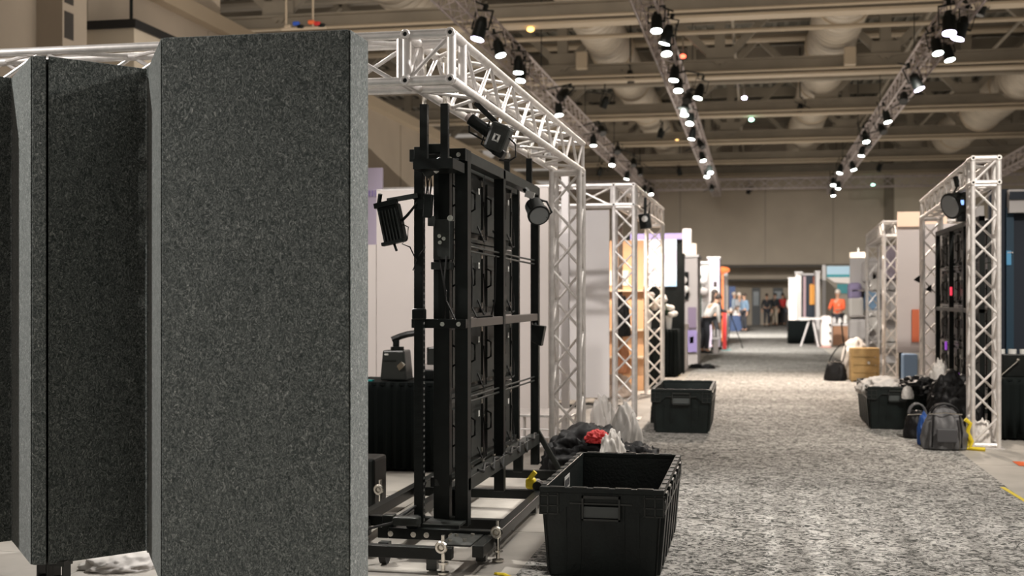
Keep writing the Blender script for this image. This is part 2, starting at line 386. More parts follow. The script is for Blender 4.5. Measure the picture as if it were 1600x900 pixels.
def duct(x, z, r, y0, y1, label):
    t = thing('air_duct', label, 'duct', (x, y0, z - r))
    MB().tube((x, y0, z), (x, y1, z), r, 28).build('duct_pipe', DUCT, t, smooth=True)
    y = y0 + .3; st = MB()
    while y < y1:
        st.ring((x, y, z), (0, 1, 0), r + .004, .016, 28, 4); y += .42
    q = st.build('spiral_seams', DUCT, t, smooth=True); q['kind'] = 'stuff'
    for k in range(int((y1 - y0) / 6)):
        MB().ring((x, y0 + 2.5 + k * 6, z), (0, 1, 0), r + .02, .05, 28, 6).build('collar', STEELL, t, smooth=True)
duct(-4.35, 9.25, .62, 23, 64, 'large round tin duct left of the middle lighting truss')
duct(2.25, 9.3, .70, 24, 64, 'large round tin duct between middle and right lighting trusses')
duct(8.7, 8.9, .75, 30, 60, 'large round tin duct right of the right lighting truss')
duct(-8.6, 9.3, .7, 24, 60, 'large round tin duct over the left side of the hall')
t = solo(MB().tube((9.9, 38, 9.0), (20, 35.5, 9.0), .5, 20), 'air_duct', DUCT, 'round duct branch crossing at the far upper right', 'duct', smooth=True)
for g, (y, z) in enumerate([(30, 10.15), (45, 10.15), (59, 10.15)]):
    solo(MB().bx(-9, 14, y, y + .5, z, z + .5), 'rectangular_duct', STEEL, 'dim rectangular duct crossing high over the ' + ['near', 'middle', 'far'][g] + ' part of the roof', 'duct', 'rectangular ducts above girders')
# roof junction boxes and small lamps hanging from the girders
for px, py, Yg, wh in ((909, 95, 35.6, 'right of the left round duct'), (1328, 88, 35.6, 'right of the middle round duct')):
    p = at_y(px, py, Yg - .5)
    solo(MB().box(p, (.32, .25, .5)), 'junction_box', STEELL, 'pale junction box on the second girder ' + wh, 'junction box', 'junction boxes on the second girder', bevel=.02)
for px, py, Yg, mm, lab in ((1163, 153, 43.35, LENSP, 'violet'), (1174, 187, 43.35, LENSG, 'green'), (1364, 289, 65, LENSG, 'green'), (829, 46, 28.05, mat('amber', (.9, .5, .1), .4, emit=(1, .55, .15), es=3), 'amber'), (1067, 88, 35.7, mat('redled', (.9, .1, .1), .4, emit=(1, .1, .05), es=5), 'red'), (1058, 220, 51, mat('amber2', (.9, .6, .3), .4, emit=(1, .6, .2), es=3), 'amber')):
    p = at_y(px, py, Yg)
    t = thing('indicator_lamp', '%s pin lamp hanging under the roof near %s' % (lab, {1163: 'the middle truss', 1174: 'the third girder', 1364: 'the rear right corner', 829: 'the left truss', 1067: 'a far cable tray', 1058: 'the far left girder'}[px]), 'lamp', p)
    MB().ball(p, (.09, .09, .06)).build('bulb', mm, t, smooth=True)
    MB().tube(p + V((0, 0, .05)), (p.x, p.y, 7.95 if p.z < 7.85 else 10.6), .02, 6).build('stem', STEEL, t)
# ------------------------------------------------------------------ lighting trusses under the roof
LT = {}
for nm, X, y0, y1, lab in (('left', -5.25, 9, 58, 'long aluminium lighting truss over the left side, hung with spots'),
                           ('middle', -1.9, 9, 60, 'long aluminium lighting truss over the middle aisle, hung with spots'),
                           ('right', 3.68, 9, 60, 'long aluminium lighting truss over the right side, hung with spots')):
    t = thing('lighting_truss', lab, 'truss', (X, y0, 6.65)); LT[nm] = t
    truss(t, (X, y0, 6.86), (X, y1 + (7 if nm == 'left' else 2), 6.86), .40, .45, .026, .013, 'truss_chords', ALUR, stuff=True)
    for y in range(22, int(y1), 8): MB().tube((X, y, 7.05), (X, y, 10.6), .012, 5).build('hanging_cable', BLK, t)
t = thing('lighting_truss', 'cross truss hung low along the rear wall', 'truss', (0, 63.2, 6.9))
truss(t, (-9.5, 63.2, 7.35), (14, 63.2, 7.35), .5, .6, .035, .02, 'truss_chords', ALUR, stuff=True)
for x in (-8, -2, 4, 10): MB().tube((x, 63.2, 7.6), (x, 63.2, 10.6), .012, 5).build('hanging_cable', BLK, t)
t = thing('lighting_truss', 'short lighting truss at the far right edge of the roof', 'truss', (13, 34, 6.5))
truss(t, (9.6, 30, 6.7), (9.6, 58, 6.7), .45, .5, .03, .016, 'truss_chords', ALUR, stuff=True)
def make_spot(name, label, lens, kind=0):
    t = thing(name, label, 'spotlight'); r = .12; L = .34
    # local: lamp points along -Z, pivot at origin, clamp above
    m = MB().tube((0, 0, .10), (0, 0, -.2), r, 16, r * 1.08); m.tube((0, 0, .10), (0, 0, .22), r * .95, 16, r * .6)
    m.build('lamp_can', BLK, t, smooth=True)
    MB().tube((0, 0, -.203), (0, 0, -.212), r * .98, 18).build('lens', lens, t)
    y = MB(); y.bx(-.19, -.175, -.02, .02, -.02, .36); y.bx(.175, .19, -.02, .02, -.02, .36); y.bx(-.19, .19, -.02, .02, .35, .37)
    y.tube((-.19, 0, 0), (.19, 0, 0), .02, 6); y.build('yoke', BLK, t)
    MB().box((0, 0, .42), (.07, .06, .12)).build('clamp', BLK, t)
    MB().bx(-.02, .02, .12, .17, -.1, .12).build('gel_slot', PLG, t)
    return t
P1 = make_spot('spotlight', '', LENS); P2 = make_spot('spotlight', '', LENSP)
P3 = make_spot('spotlight', '', mat('lens_dark', (.05, .05, .05), .2)); 
used = set()
SP = {'left': [(750, 62, 1), (779, 90, 0), (810, 116, 0), (815, 129, 0), (873, 182, 0), (927, 229, 0), (957, 260, 0), (980, 281, 0), (1017, 305, 0), (1007, 302, 0), (880, 160, 2), (940, 214, 2), (965, 243, 2), (990, 262, 2)],
      'middle': [(1026, 52, 0), (1042, 71, 0), (1041, 88, 0), (1054, 128, 0), (1060, 145, 0), (1093, 156, 0), (1070, 182, 0), (1079, 196, 0), (1082, 219, 0), (1097, 253, 0), (1105, 278, 0), (1109, 272, 0), (1075, 165, 2), (1095, 235, 2), (1112, 300, 2)],
      'right': [(1501, 61, 1), (1483, 53, 1), (1463, 87, 0), (1481, 97, 0), (1431, 141, 1), (1385, 193, 0), (1352, 224, 0), (1347, 245, 0), (1332, 267, 0), (1313, 272, 0), (1310, 296, 0), (1302, 291, 0), (1301, 307, 0), (1412, 165, 2), (1378, 212, 2), (1355, 233, 2)]}
NUM = ['nearest', 'second', 'third', 'fourth', 'fifth', 'sixth', 'seventh', 'eighth', 'ninth', 'tenth', 'eleventh', 'twelfth', 'thirteenth', 'fourteenth', 'fifteenth', 'sixteenth']
for side, lst in SP.items():
    for kk in (0, 1):
        sub = sorted([p for p in lst if (p[2] == 2) == bool(kk)], key=lambda p: p[1])
        for i, (px, py, k) in enumerate(sub):
            d = 4.75 * FPX / (465 - py); p = W(px, py, d)
            src = (P1, P2, P3)[k]
            if k not in used: o = src; used.add(k)
            else: o = copy_tree(src)
            o.location = p + V((0, 0, .2)); tl = .45 if k != 2 else .9
            o.rotation_euler = (random.uniform(-.35, -.05) - (0.5 if k == 2 else 0), random.uniform(-.3, .3), random.uniform(-.5, .5))
            if py <= 250 and k != 1: o.scale = (.85, .85, .85)
            o['label'] = ('%s unlit black spot lamp from the front on the %s lighting truss' if k == 2 else '%s lit spot lamp from the front on the %s lighting truss') % (NUM[i], side)
            o['category'] = 'spotlight'; o['group'] = 'spot lamps on the %s lighting truss' % side
            X_ = {'left': -5.25, 'middle': -1.9, 'right': 3.68}[side]; top = p + V((0, 0, .2)) + o.rotation_euler.to_matrix() @ V((0, 0, .45))
            rd = MB().tube(top, (X_ + (.1 if p.x > X_ else -.1), top.y, 6.66 if top.z < 6.86 else 7.06), .018, 6).build('hanger_arm', BLK, None, off=o.location.copy())
            rd.parent = o; rd.matrix_parent_inverse = Matrix.LocRotScale(V(), o.rotation_euler, o.scale).inverted()
for i, (px, py, Y) in enumerate(((1170, 298, 65), (1374, 262, 58.65), (1062, 268, 58.65), (937, 268, 51.0), (1000, 268, 51.0), (1032, 208, 43.35), (1534, 12, 28.05), (945, 160, 35.7), (985, 120, 35.7), (1250, 170, 43.35))):
    p = at_y(px, py, Y); o = copy_tree(P3); o.location = p; o.rotation_euler = (.3 * math.sin(i * 2), .3 * math.cos(i), i)
    o['label'] = 'unlit black spot lamp hung %s' % ['low before the rear wall, right of middle truss', 'alone under a girder right of the right truss', 'left of the middle truss end', 'left of the left truss near its far end', 'just right of the left truss near its far end', 'between left and middle trusses, aimed down left', 'at top edge right of right truss', 'beside the left round duct, lower one', 'beside the left round duct, higher one', 'right of the middle truss under the third girder'][i]
    o['category'] = 'spotlight'
    rd = MB().tube(p + V((0, 0, .45)), (p.x, p.y, 7.95 if p.z < 7.4 else 10.6), .025, 6).build('drop_pipe', BLK, None, off=p); rd.parent = o
    rd.matrix_parent_inverse = Matrix.LocRotScale(V(), o.rotation_euler, None).inverted()

# ------------------------------------------------------------------ felt wedge towers
ZB, ZT = .19, 2.78
def felt_tower(label, poly, faces, castpts, casters=True):
    c = sum((V((p[0], p[1], 0)) for p in poly), V()) / len(poly)
    t = thing('felt_tower', label, 'acoustic panel', (c.x, c.y, 0), 'grey felt wedge towers')
    n = len(poly)
    for i in range(n):
        a, b = V((*poly[i], 0)), V((*poly[(i + 1) % n], 0)); d = (b - a); L = d.length; d.normalize()
        nn = V((-d.y, d.x, 0))
        if (c - a).dot(nn) < 0: nn = -nn      # inward
        g = .004
        q = [a + d * g, b - d * g, b - d * (g + .03) + nn * .04, a + d * (g + .03) + nn * .04]
        MB().prism([(v.x, v.y) for v in q], ZB, ZT).build('felt_panel', FELT, t, bevel=.005)
    inner = [(c.x + (p[0] - c.x) * .965, c.y + (p[1] - c.y) * .94) for p in poly]
    MB().prism(inner, ZT - .04, ZT - .015).build('top_board', FELT, t)
    MB().prism(inner, ZB + .01, ZB + .04).build('base_board', BLK, t)
    for (x, y) in castpts:
        m = MB().bx(x - .04, x + .04, y - .04, y + .04, ZB - .015, ZB + .012); m.bx(x - .032, x - .024, y - .035, y + .035, .05, ZB - .01); m.bx(x + .024, x + .032, y - .035, y + .035, .05, ZB - .01)
        cf = m.build('caster', BLKS, t)
        MB().tube((x - .02, y, .06), (x + .02, y, .06), .06, 18).build('wheel', RUB, cf, smooth=True)
    return t
felt_tower('nearest and widest grey felt tower, right end of the row', [(-2.76, 5.32), (-1.82, 5.32), (-1.82, 5.59), (-3.2, 6.02)], 0, [(-2.6, 5.5), (-2.0, 5.45), (-2.9, 5.85)])
felt_tower('middle grey felt wedge tower with dark inner face', [(-3.53, 5.6), (-3.155, 6.085), (-4.08, 6.12), (-3.61, 5.58)], 0, [(-3.6, 5.7), (-3.5, 5.68), (-3.8, 6.02)])
felt_tower('partly cropped grey felt tower at left edge of the picture', [(-4.43, 5.66), (-4.03, 6.18), (-4.98, 6.2), (-4.55, 5.60)], 0, [(-4.5, 5.75), (-4.75, 6.05), (-4.3, 6.0)])
# ------------------------------------------------------------------ truss gantries
ZTr, S = 2.845, .25
def base_plate(root, x, y, s=.42):
    MB().bx(x - s / 2, x + s / 2, y - s / 2, y + s / 2, .013, .024).build('base_plate', ALU, root)
def corner_block(root, c, s=S):
    m = MB(); h = s / 2; P = [V((sx * h, sy * h, sz * h)) for sx in (-1, 1) for sy in (-1, 1) for sz in (-1, 1)]
    for i in range(8):
        for j in range(i + 1, 8):
            if abs((P[i] - P[j]).length - s) < 1e-4: m.tube(c + P[i], c + P[j], .027, 12)
    m.tube(c + P[0], c + P[3], .012, 6); m.tube(c + P[0], c + P[5], .012, 6)
    o = m.build('corner_block', ALU, root, smooth=True)
    for sx in (-1, 1):
        for sz in (-1, 1):
            MB().ring(c + V((sx * h, -h - .028, sz * h)), (0, 1, 0), .019, .009, 14, 6).build('socket', ALU, o, smooth=True)
            MB().tube(c + V((sx * h, -h - .022, sz * h)), c + V((sx * h, -h - .03, sz * h)), .014, 12).build('socket_bore', BLK, o)
    return o
# gantry one: corner above the video wall, beam towards the back with a column, beam to the left behind the felt
x1, y1 = -1.6 - S / 2, 6.34 + S / 2
g1 = thing('truss_gantry', 'bright aluminium truss gantry over the black video wall frame', 'truss', (x1, 11, 0))
corner_block(g1, V((x1, y1, ZTr)))
truss(g1, (x1, y1 + S / 2 + .01, ZTr), (x1 + .04, 11.15, ZTr))
truss(g1, (x1 - S / 2 - .01, y1, ZTr), (-6.6, y1, ZTr), pitch=.42)
truss(g1, (x1 + .04, 11.02, .025), (x1 + .04, 11.02, ZTr - S / 2), name='truss_column', pitch=.30); base_plate(g1, x1 + .04, 11.02)
truss(g1, (-6.73, y1, .015), (-6.73, y1, ZTr + S / 2), name='truss_column', pitch=.45)
# gantry two
x2, y2 = -1.5 - S / 2, 15.3 + S / 2
g2 = thing('truss_gantry', 'aluminium truss gantry beyond the left white board, two slim columns', 'truss', (x2, y2, 0))
corner_block(g2, V((x2, y2, ZTr)))
truss(g2, (x2, y2 + S / 2, ZTr), (x2 + .05, 19.6, ZTr)); truss(g2, (x2 - S / 2, y2, ZTr), (-6, y2, ZTr), pitch=.5)
truss(g2, (x2, y2, .025), (x2, y2, ZTr - S / 2), name='truss_column', pitch=.26); base_plate(g2, x2, y2)
truss(g2, (x2 + .05, 19.47, .025), (x2 + .05, 19.47, ZTr - S / 2), name='truss_column', pitch=.26); base_plate(g2, x2 + .05, 19.47)
truss(g2, (-6.1, y2, .015), (-6.1, y2, ZTr + S / 2), name='truss_column', pitch=.5)
# gantry three (right, near)
x3, y3 = 2.30, 13.2
g3 = thing('truss_gantry', 'aluminium truss gantry at right beside the bags', 'truss', (x3, y3, 0))
corner_block(g3, V((x3, y3, ZTr)))
truss(g3, (x3 + .01, y3 + .13, ZTr), (2.52, 18.75, ZTr))
truss(g3, (x3, y3, .025), (x3, y3, ZTr - S / 2), name='truss_column', pitch=.27); base_plate(g3, x3, y3, .36)
truss(g3, (2.52, 18.62, .025), (2.52, 18.62, ZTr - S / 2), name='truss_column', pitch=.3); base_plate(g3, 2.52, 18.62, .4)
# gantry four (right, far)
x4, y4 = 2.48, 23.6
g4 = thing('truss_gantry', 'smaller looking aluminium truss gantry farther back at right', 'truss', (x4, y4, 0))
truss(g4, (x4, y4, ZTr), (2.6, 28.6, ZTr)); truss(g4, (x4 + .13, y4, ZTr), (6, y4, ZTr), pitch=.5)
truss(g4, (x4, y4, .025), (x4, y4, ZTr - S / 2), name='truss_column'); truss(g4, (2.6, 28.5, .025), (2.6, 28.5, ZTr - S / 2), name='truss_column')
for (x, y) in ((x4, y4), (2.6, 28.5)): base_plate(g4, x, y, .4)

# ------------------------------------------------------------------ video wall stand (seen from behind)
def cabinet_proto(sgn):
    """one LED cabinet back: 0.5 x 0.5, local origin at lower corner, width along +Y, depth towards -X*sgn"""
    m = MB().bx(-.06, 0, .004, .494, .004, .494)
    for (a, b, c, d) in ((.004, .03, .004, .494), (.468, .494, .004, .494), (.03, .468, .004, .03), (.03, .468, .468, .494)): m.bx(0, .022, a, b, c, d)
    return m
def video_wall(root, X, y0, ncol, nrow, z0, sgn=1):
    protos = None
    for c in range(ncol):
        for r in range(nrow):
            def X_(m): return m
            oy, oz = y0 + c * .498, z0 + r * .498
            if protos is None:
                a = cabinet_proto(sgn); a.v = [V((X + v.x * sgn, v.y + oy, v.z + oz)) for v in a.v]; cab = a.build('led_cabinet', PLG, root, bevel=.003)
                def sub(mb, nm, mt):
                    mb.v = [V((X + v.x * sgn, v.y + oy, v.z + oz)) for v in mb.v]; return mb.build(nm, mt, cab)
                sub(MB().bx(0, .03, .07, .36, .07, .43), 'power_box', BLKS)
                h = MB(); h.path([(.02, .07, .2), (.055, .07, .22), (.055, .07, .32), (.02, .07, .34)], .008); sub(h, 'handle', BLK)
                k = MB(); k.bx(0, .03, .38, .42, .06, .1); k.bx(0, .03, .38, .42, .4, .44); sub(k, 'latch', CHR)
                k = MB(); k.path([(.03, .25, .12), (.06, .25, .05), (.05, .36, .02), (.05, .44, .03), (.04, .46, .12), (.03, .45, .3)], .006, 5); sub(k, 'data_cable', RUB)
                k = MB(); k.bx(.05, .052, .19, .23, .33, .37); sub(k, 'sticker', STK)
                protos = (cab, oy, oz)
            else:
                q = copy_tree(protos[0], root); q.location = (0, oy - protos[1], oz - protos[2])
t = thing('video_wall_frame', 'tall black steel frame on wheels carrying the backs of video panels', 'stand', (-2.0, 8.4, 0))
vs = t
def post(x0, x1, y0, y1, z0, z1, m=BLK, name='post'): return MB().bx(x0, x1, y0, y1, z0, z1).build(name, m, vs, bevel=.003)
post(-1.79, -1.71, 7.18, 7.27, .16, 2.45); post(-1.785, -1.715, 8.28, 8.35, .2, 2.44); post(-1.78, -1.715, 9.66, 9.73, .2, 2.44)
lp = post(-2.02, -1.965, 7.08, 7.14, .14, 2.46, name='slotted_post')
for i in range(60):
    MB().bx(-1.966, -1.964, 7.10, 7.12, .2 + i * .036, .2 + i * .036 + .014).build('slot', mat('slot_pale', (.35, .35, .33), .5), lp) if i % 1 == 0 else None
post(-1.93, -1.83, 7.20, 7.27, .2, 2.42); post(-1.93, -1.87, 9.62, 9.68, .3, 2.42); post(-1.93, -1.87, 8.28, 8.34, .3, 2.42)
post(-1.79, -1.715, 7.27, 9.66, 2.375, 2.445, BLKS, 'top_rail'); post(-1.95, -1.88, 7.2, 9.7, 2.38, 2.44, BLKS, 'top_rail')
post(-2.06, -1.71, 7.12, 7.18, 2.375, 2.45, BLK, 'header'); post(-2.05, -1.71, 7.13, 7.18, 1.365, 1.42, BLK, 'cross_bar')
post(-1.78, -1.72, 7.27, 9.66, 1.365, 1.42, mat('brown_black_steel', (.10, .088, .08), .45, .2), 'middle_rail'); post(-1.79, -1.71, 7.2, 9.72, .37, .45, BLKS, 'bottom_rail')
post(-1.95, -1.88, 7.2, 9.7, .39, .45, BLK, 'bottom_rail')
for z in (1.87, 1.84, .93, .90):
    rod('tie_rod', (-1.75, 7.27, z), (-1.75, 9.66, z - .02), .007, BLKS, vs)
for z in (2.41, 1.39, .16):
    for x in (-2.0, -1.85, -1.75):
        MB().tube((x, 7.12, z), (x, 7.105, z), .014, 10).build('bolt', CHR, vs, smooth=True)
video_wall(vs, -1.875, 7.28, 4, 4, .42)
for y in (7.0,): pass
base = [((-2.14, 6.98, .15), (-1.48, 6.98, .15)), ((-2.75, 6.6, .12), (-1.66, 6.6, .12)), ((-1.52, 6.62, .13), (-1.52, 9.9, .13)), ((-2.19, 7.0, .14), (-2.19, 9.7, .14)),
        ((-2.48, 6.7, .13), (-2.48, 9.9, .13)), ((-2.55, 7.55, .11), (-1.5, 7.55, .11)), ((-2.5, 9.7, .12), (-1.5, 9.7, .12)), ((-2.5, 8.7, .12), (-1.5, 8.7, .12))]
for a, b in base: MB().beam(a, b, .065, .065).build('base_tube', BLK, vs, bevel=.003)
MB().beam((-2.45, 8.7, .16), (-1.9, 7.2, .42), .04, .04).build('stay', BLKS, vs)
MB().beam((-1.55, 9.7, .16), (-1.75, 9.7, .5), .04, .04).build('stay', BLKS, vs)
MB().bx(-1.95, -1.72, 7.0, 7.3, .185, .2).build('mounting_plate', BLKS, vs)
for (x, y, zt) in ((-1.70, 6.55, .17), (-1.47, 6.93, .19), (-2.52, 8.0, .24), (-1.45, 9.2, .2)):
    m = MB().tube((x, y, .03), (x, y, zt + .06), .012, 8); m.tube((x, y, .014), (x, y, .026), .035, 12); m.tube((x, y, .07), (x, y, .08), .03, 12)
    j = m.build('levelling_jack', CHR, vs, smooth=True)
    m = MB().ring((x, y - .045, zt), (0, 1, 0), .026, .011, 16, 6); m.tube((x, y - .04, zt), (x, y - .02, zt), .028, 14); m.tube((x, y - .05, zt), (x, y - .02, zt), .010, 8); m.build('jack_nut', CHR, j, smooth=True)
for (x, y) in ((-1.78, 6.62), (-2.28, 6.92), (-2.46, 7.5), (-1.56, 6.9), (-1.9, 7.5), (-1.55, 8.5), (-2.2, 8.6), (-1.55, 9.7), (-2.46, 9.7)):
    MB().bx(x - .03, x + .03, y - .03, y + .03, .02, .12).build('rubber_foot', PLG, vs, bevel=.006)
for (x, y) in ((-2.1, 6.75), (-2.42, 7.3), (-1.62, 8.9), (-2.4, 9.4)):
    w_ = MB().bx(x - .03, x + .03, y - .03, y + .03, .10, .14).build('caster', BLKS, vs)
    MB().tube((x - .02, y, .073), (x + .02, y, .073), .06, 18).build('wheel', RUB, w_, smooth=True)
for x in (-2.12, -1.98, -1.9, -1.75, -1.52):
    MB().tube((x, 6.945, .15), (x, 6.925, .15), .017, 12).build('bolt', CHR, vs, smooth=True)
MB().bx(-1.74, -1.56, 6.62, 6.95, .155, .165).build('mounting_plate', BLKS, vs)
for (x, y) in ((-1.70, 6.7), (-1.62, 6.72), (-1.70, 6.86), (-1.61, 6.88)): MB().tube((x, y, .165), (x, y, .18), .012, 8).build('bolt', CHR, vs)
for (x, y) in ((-1.86, 7.36), (-1.83, 9.4), (-2.15, 7.0), (-2.0, 7.0)):
    MB().bx(x - .035, x + .035, y - .035, y + .035, .18 if x > -1.95 else .17, .36 if x > -1.95 else .25).build('locking_block', BLK, vs, bevel=.004)
for (x, y, z, q) in ((-1.78, 7.6, .46, 0), (-1.78, 7.9, .46, 1), (-1.77, 8.2, .46, 2), (-1.78, 8.7, .46, 1), (-1.78, 9.1, .46, 0)):
    MB().tube((x, y, z), (x, y, z + .012), .013, 8).build('bolt', CHR, vs)
MB().box((-2.02, 6.93, .23), (.16, .08, .05)).build('crank_box', BLKS, vs, bevel=.01)
MB().path([(-2.3, 6.7, .17), (-2.22, 6.8, .2), (-2.1, 6.9, .22), (-2.0, 7.1, .3), (-1.98, 7.2, .42)], .008).build('cable_loom', RUB, vs)
# side rack boxes between slotted post and the cabinets
MB().bx(-1.9, -1.8, 7.08, 7.2, 1.78, 2.02).build('control_box', BLKS, vs, bevel=.004)
MB().bx(-1.92, -1.8, 7.1, 7.2, 1.72, 1.765).build('control_box', PLG, vs, bevel=.004)
for i, (px, py) in enumerate(((704, 341), (687, 369), (694, 373), (688, 379), (704, 248), (700, 262), (709, 266))):
    p = at_y(px, py, 7.08); MB().tube(p, p + V((0, -.012, 0)), .012 if i else .018, 10).build('bolt', CHR, vs, smooth=True)
k = MB()
for pts in ([(687, 405), (695, 450), (697, 470), (711, 500)], [(698, 400), (694, 440), (697, 455), (695, 498)], [(736, 400), (738, 440), (737, 480), (745, 496), (770, 494)],
            [(775, 400), (773, 470), (768, 492)], [(664, 250), (668, 290), (664, 320)], [(672, 255), (674, 290), (671, 310)]):
    pp = []
    for j, (a, b) in enumerate(pts): pp.append(at_y(a, b, 7.08 if a < 712 else 7.5))
    k.path(pp, .006, 5)
k.build('cable_loom', RUB, vs)
k = MB()
for i in range(7): 
    y = 7.5 + i * .3; k.path([(-1.72, y, .46), (-1.70, y + .08, .44 - .03 * (i % 3)), (-1.72, y + .2, .47), (-1.72, y + .3, .46)], .009, 5)
k.build('cable_loom', RUB, vs)
for (x, y) in ((-1.90, 6.88), (-1.775, 6.88)):
    m = MB().bx(x - .022, x + .022, y - .02, y + .02, .2 if False else 2.3, 2.68); m.build('extension_post', BLK, vs); MB().tube((x, y, 2.4), (x, y, 2.95), .014, 8).build('steel_pin', CHR, vs, smooth=True)
MB().bx(-1.96, -1.72, 6.85, 7.14, 2.30, 2.36).build('extension_bracket', BLK, vs)
for (x, y) in ((-1.95, 9.55), (-1.77, 9.55)):
    MB().bx(x - .022, x + .022, y - .02, y + .02, 2.4, 2.66).build('extension_post', BLK, vs); MB().tube((x, y, 2.4), (x, y, 2.9), .013, 8).build('steel_pin', CHR, vs, smooth=True)
MB().box((-1.86, 6.98, 2.43), (.09, .05, .06)).build('clamp', BLK, vs, bevel=.008)
p = at_y(655, 491, 7.06); MB().box(p, (.085, .04, .07)).build('clamp', BLK, vs, bevel=.012)
# right hand video wall frame
t = thing('video_wall_frame', 'black video wall frame under the right gantry, seen edge on', 'stand', (2.6, 16, 0)); vs = t
for y in (14.6, 15.7, 16.8, 18.0):
    post(2.50, 2.56, y, y + .06, .15, 2.48)
post(2.5, 2.56, 14.6, 18.06, 2.42, 2.48, BLKS, 'top_rail'); post(2.5, 2.56, 14.6, 18.06, 1.37, 1.42, BLKS, 'middle_rail'); post(2.5, 2.56, 14.6, 18.06, .38, .45, BLKS, 'bottom_rail')
for y in (14.62, 16.3, 18.0): post(2.2, 3.2, y, y + .06, .08, .14, BLK, 'base_tube')
for y in (14.62, 16.3, 18.0):
    for x in (2.25, 3.15): post(x - .03, x + .03, y, y + .06, .012, .08, RUB, 'rubber_foot')
post(2.52, 2.58, 14.6, 18.06, .08, .14, BLK, 'base_tube')
video_wall(vs, 2.62, 14.65, 7, 4, .45, -1)
for (px, py) in ((1486, 455), (1497, 590), (1478, 540)): 
    p = at_x(px, py, 2.5); MB().box(p, (.02, .06, .11)).build('status_light', mat('status_violet', (.1, .02, .2), .5, emit=(.5, .1, .9), es=.4) if py > 500 else mat('status_red', (.5, .02, .05), .5, emit=(1, .05, .1), es=.8), vs)
MB().path([at_x(1478, 560, 2.47), at_x(1484, 600, 2.45), at_x(1500, 612, 2.45), at_x(1508, 560, 2.47)], .012).build('cable_loom', RUB, vs)
# ------------------------------------------------------------------ stage lamps on the frame
def lamp_head(root, c, d, r, L, m=BLK):
    """parabolic/fresnel head: can along direction d, lens at the end"""
    c, d = V(c), V(d).normalized(); q = MB().tube(c - d * L * .5, c + d * L * .5, r, 20); q.tube(c - d * (L * .5 + r * .5), c - d * L * .5, r * .5, 20, r)
    q.tube(c + d * L * .5, c + d * (L * .5 + .025), r * 1.13, 20); q.build('lamp_housing', m, root, smooth=True)
    MB().tube(c + d * (L * .5 + .02), c + d * (L * .5 + .03), r * .95, 20).build('lens', GLS, root)
# panel flood on an arm, left of the slotted post
c = at_y(613, 350, 7.05); t = thing('flood_lamp', 'black square flood lamp on a short arm left of the slotted post', 'lamp', c)
R = Matrix.Rotation(math.radians(-12), 3, 'Y')
MB().box(c, (.13, .09, .235), R).build('lamp_housing', BLK, t, bevel=.01)
f = MB()
for i in range(6): f.box(c + R @ V((-.05 + i * .02, -.05, -.01)), (.006, .02, .19), R)
f.build('cooling_fins', PLG, t)
f = MB(); f.box(c + R @ V((0, -.05, .12)), (.14, .05, .03), R); f.box(c + R @ V((0, -.05, -.115)), (.14, .06, .02), R); f.build('barn_door', BLK, t)
MB().beam(c + V((-.03, 0, .14)), V((-1.985, 7.05, 1.55 + (465 - 303) / FPX * 7.2)), .028, .028).build('arm', BLKS, t)
MB().path([c + V((.06, 0, .02)), c + V((.1, -.02, .05)), c + V((.16, 0, .13)), V((-2.02, 7.05, c.z + .16))], .009).build('yoke', BLK, t)
MB().path([c + V((.06, 0, .0)), c + V((.1, 0, -.02)), c + V((.095, 0, -.09)), c + V((.06, 0, -.12)), c + V((.11, 0, -.14)), c + V((.15, 0, -.22)), V((-2.02, 7.06, c.z - .28))], .004, 5).build('cable', RUB, t)
MB().tube(c + R @ V((0, -.05, -.12)), c + R @ V((.01, -.06, -.17)), .008, 6).build('knob', BLK, t)
MB().tube(c + R @ V((-.06, -.0, .13)), c + R @ V((-.03, -.02, .19)), .014, 6).build('clamp', BLK, t)
# small tube lamp under the header
a, b = at_y(664, 272, 7.0), at_y(692, 252, 7.0); t = thing('tube_lamp', 'small black cylinder lamp with white sticker under the frame header', 'lamp', b)
MB().tube(a, b, .035, 16).build('lamp_housing', BLKS, t, smooth=True)
MB().tube(a + (a - b) * .02, a - (a - b) * .03, .03, 14).build('lens', GLS, t)
m_ = a.lerp(b, .55); MB().tube(m_ - (b - a) * .12, m_ + (b - a) * .12, .0365, 14).build('sticker', STK, t)
MB().tube(b, b + V((.06, .12, .02)), .014, 8).build('bracket', BLK, t)
# black box clamp right of the slotted post
c = at_y(669, 322, 7.05); t = thing('cable_splitter', 'narrow black splitter box hanging beside the slotted post', 'splitter box', c)
MB().box(c, (.05, .05, .14), Matrix.Rotation(.06, 3, 'Y')).build('splitter_body', BLK, t, bevel=.005); MB().box(c + V((.02, 0, -.09)), (.035, .04, .06)).build('plug', PLG, t)
MB().box(c + V((-.04, 0, .01)), (.04, .04, .06)).build('clamp', BLK, t)
MB().path([c + V((0, 0, .07)), c + V((.0, 0, .14)), c + V((.02, 0, .2)), c + V((.015, .03, .27))], .004, 5).build('cable', RUB, t)
MB().path([c + V((-.02, 0, -.05)), c + V((-.03, 0, -.15)), c + V((-.02, 0, -.25)), c + V((-.06, 0, -.3))], .004, 5).build('cable', RUB, t)
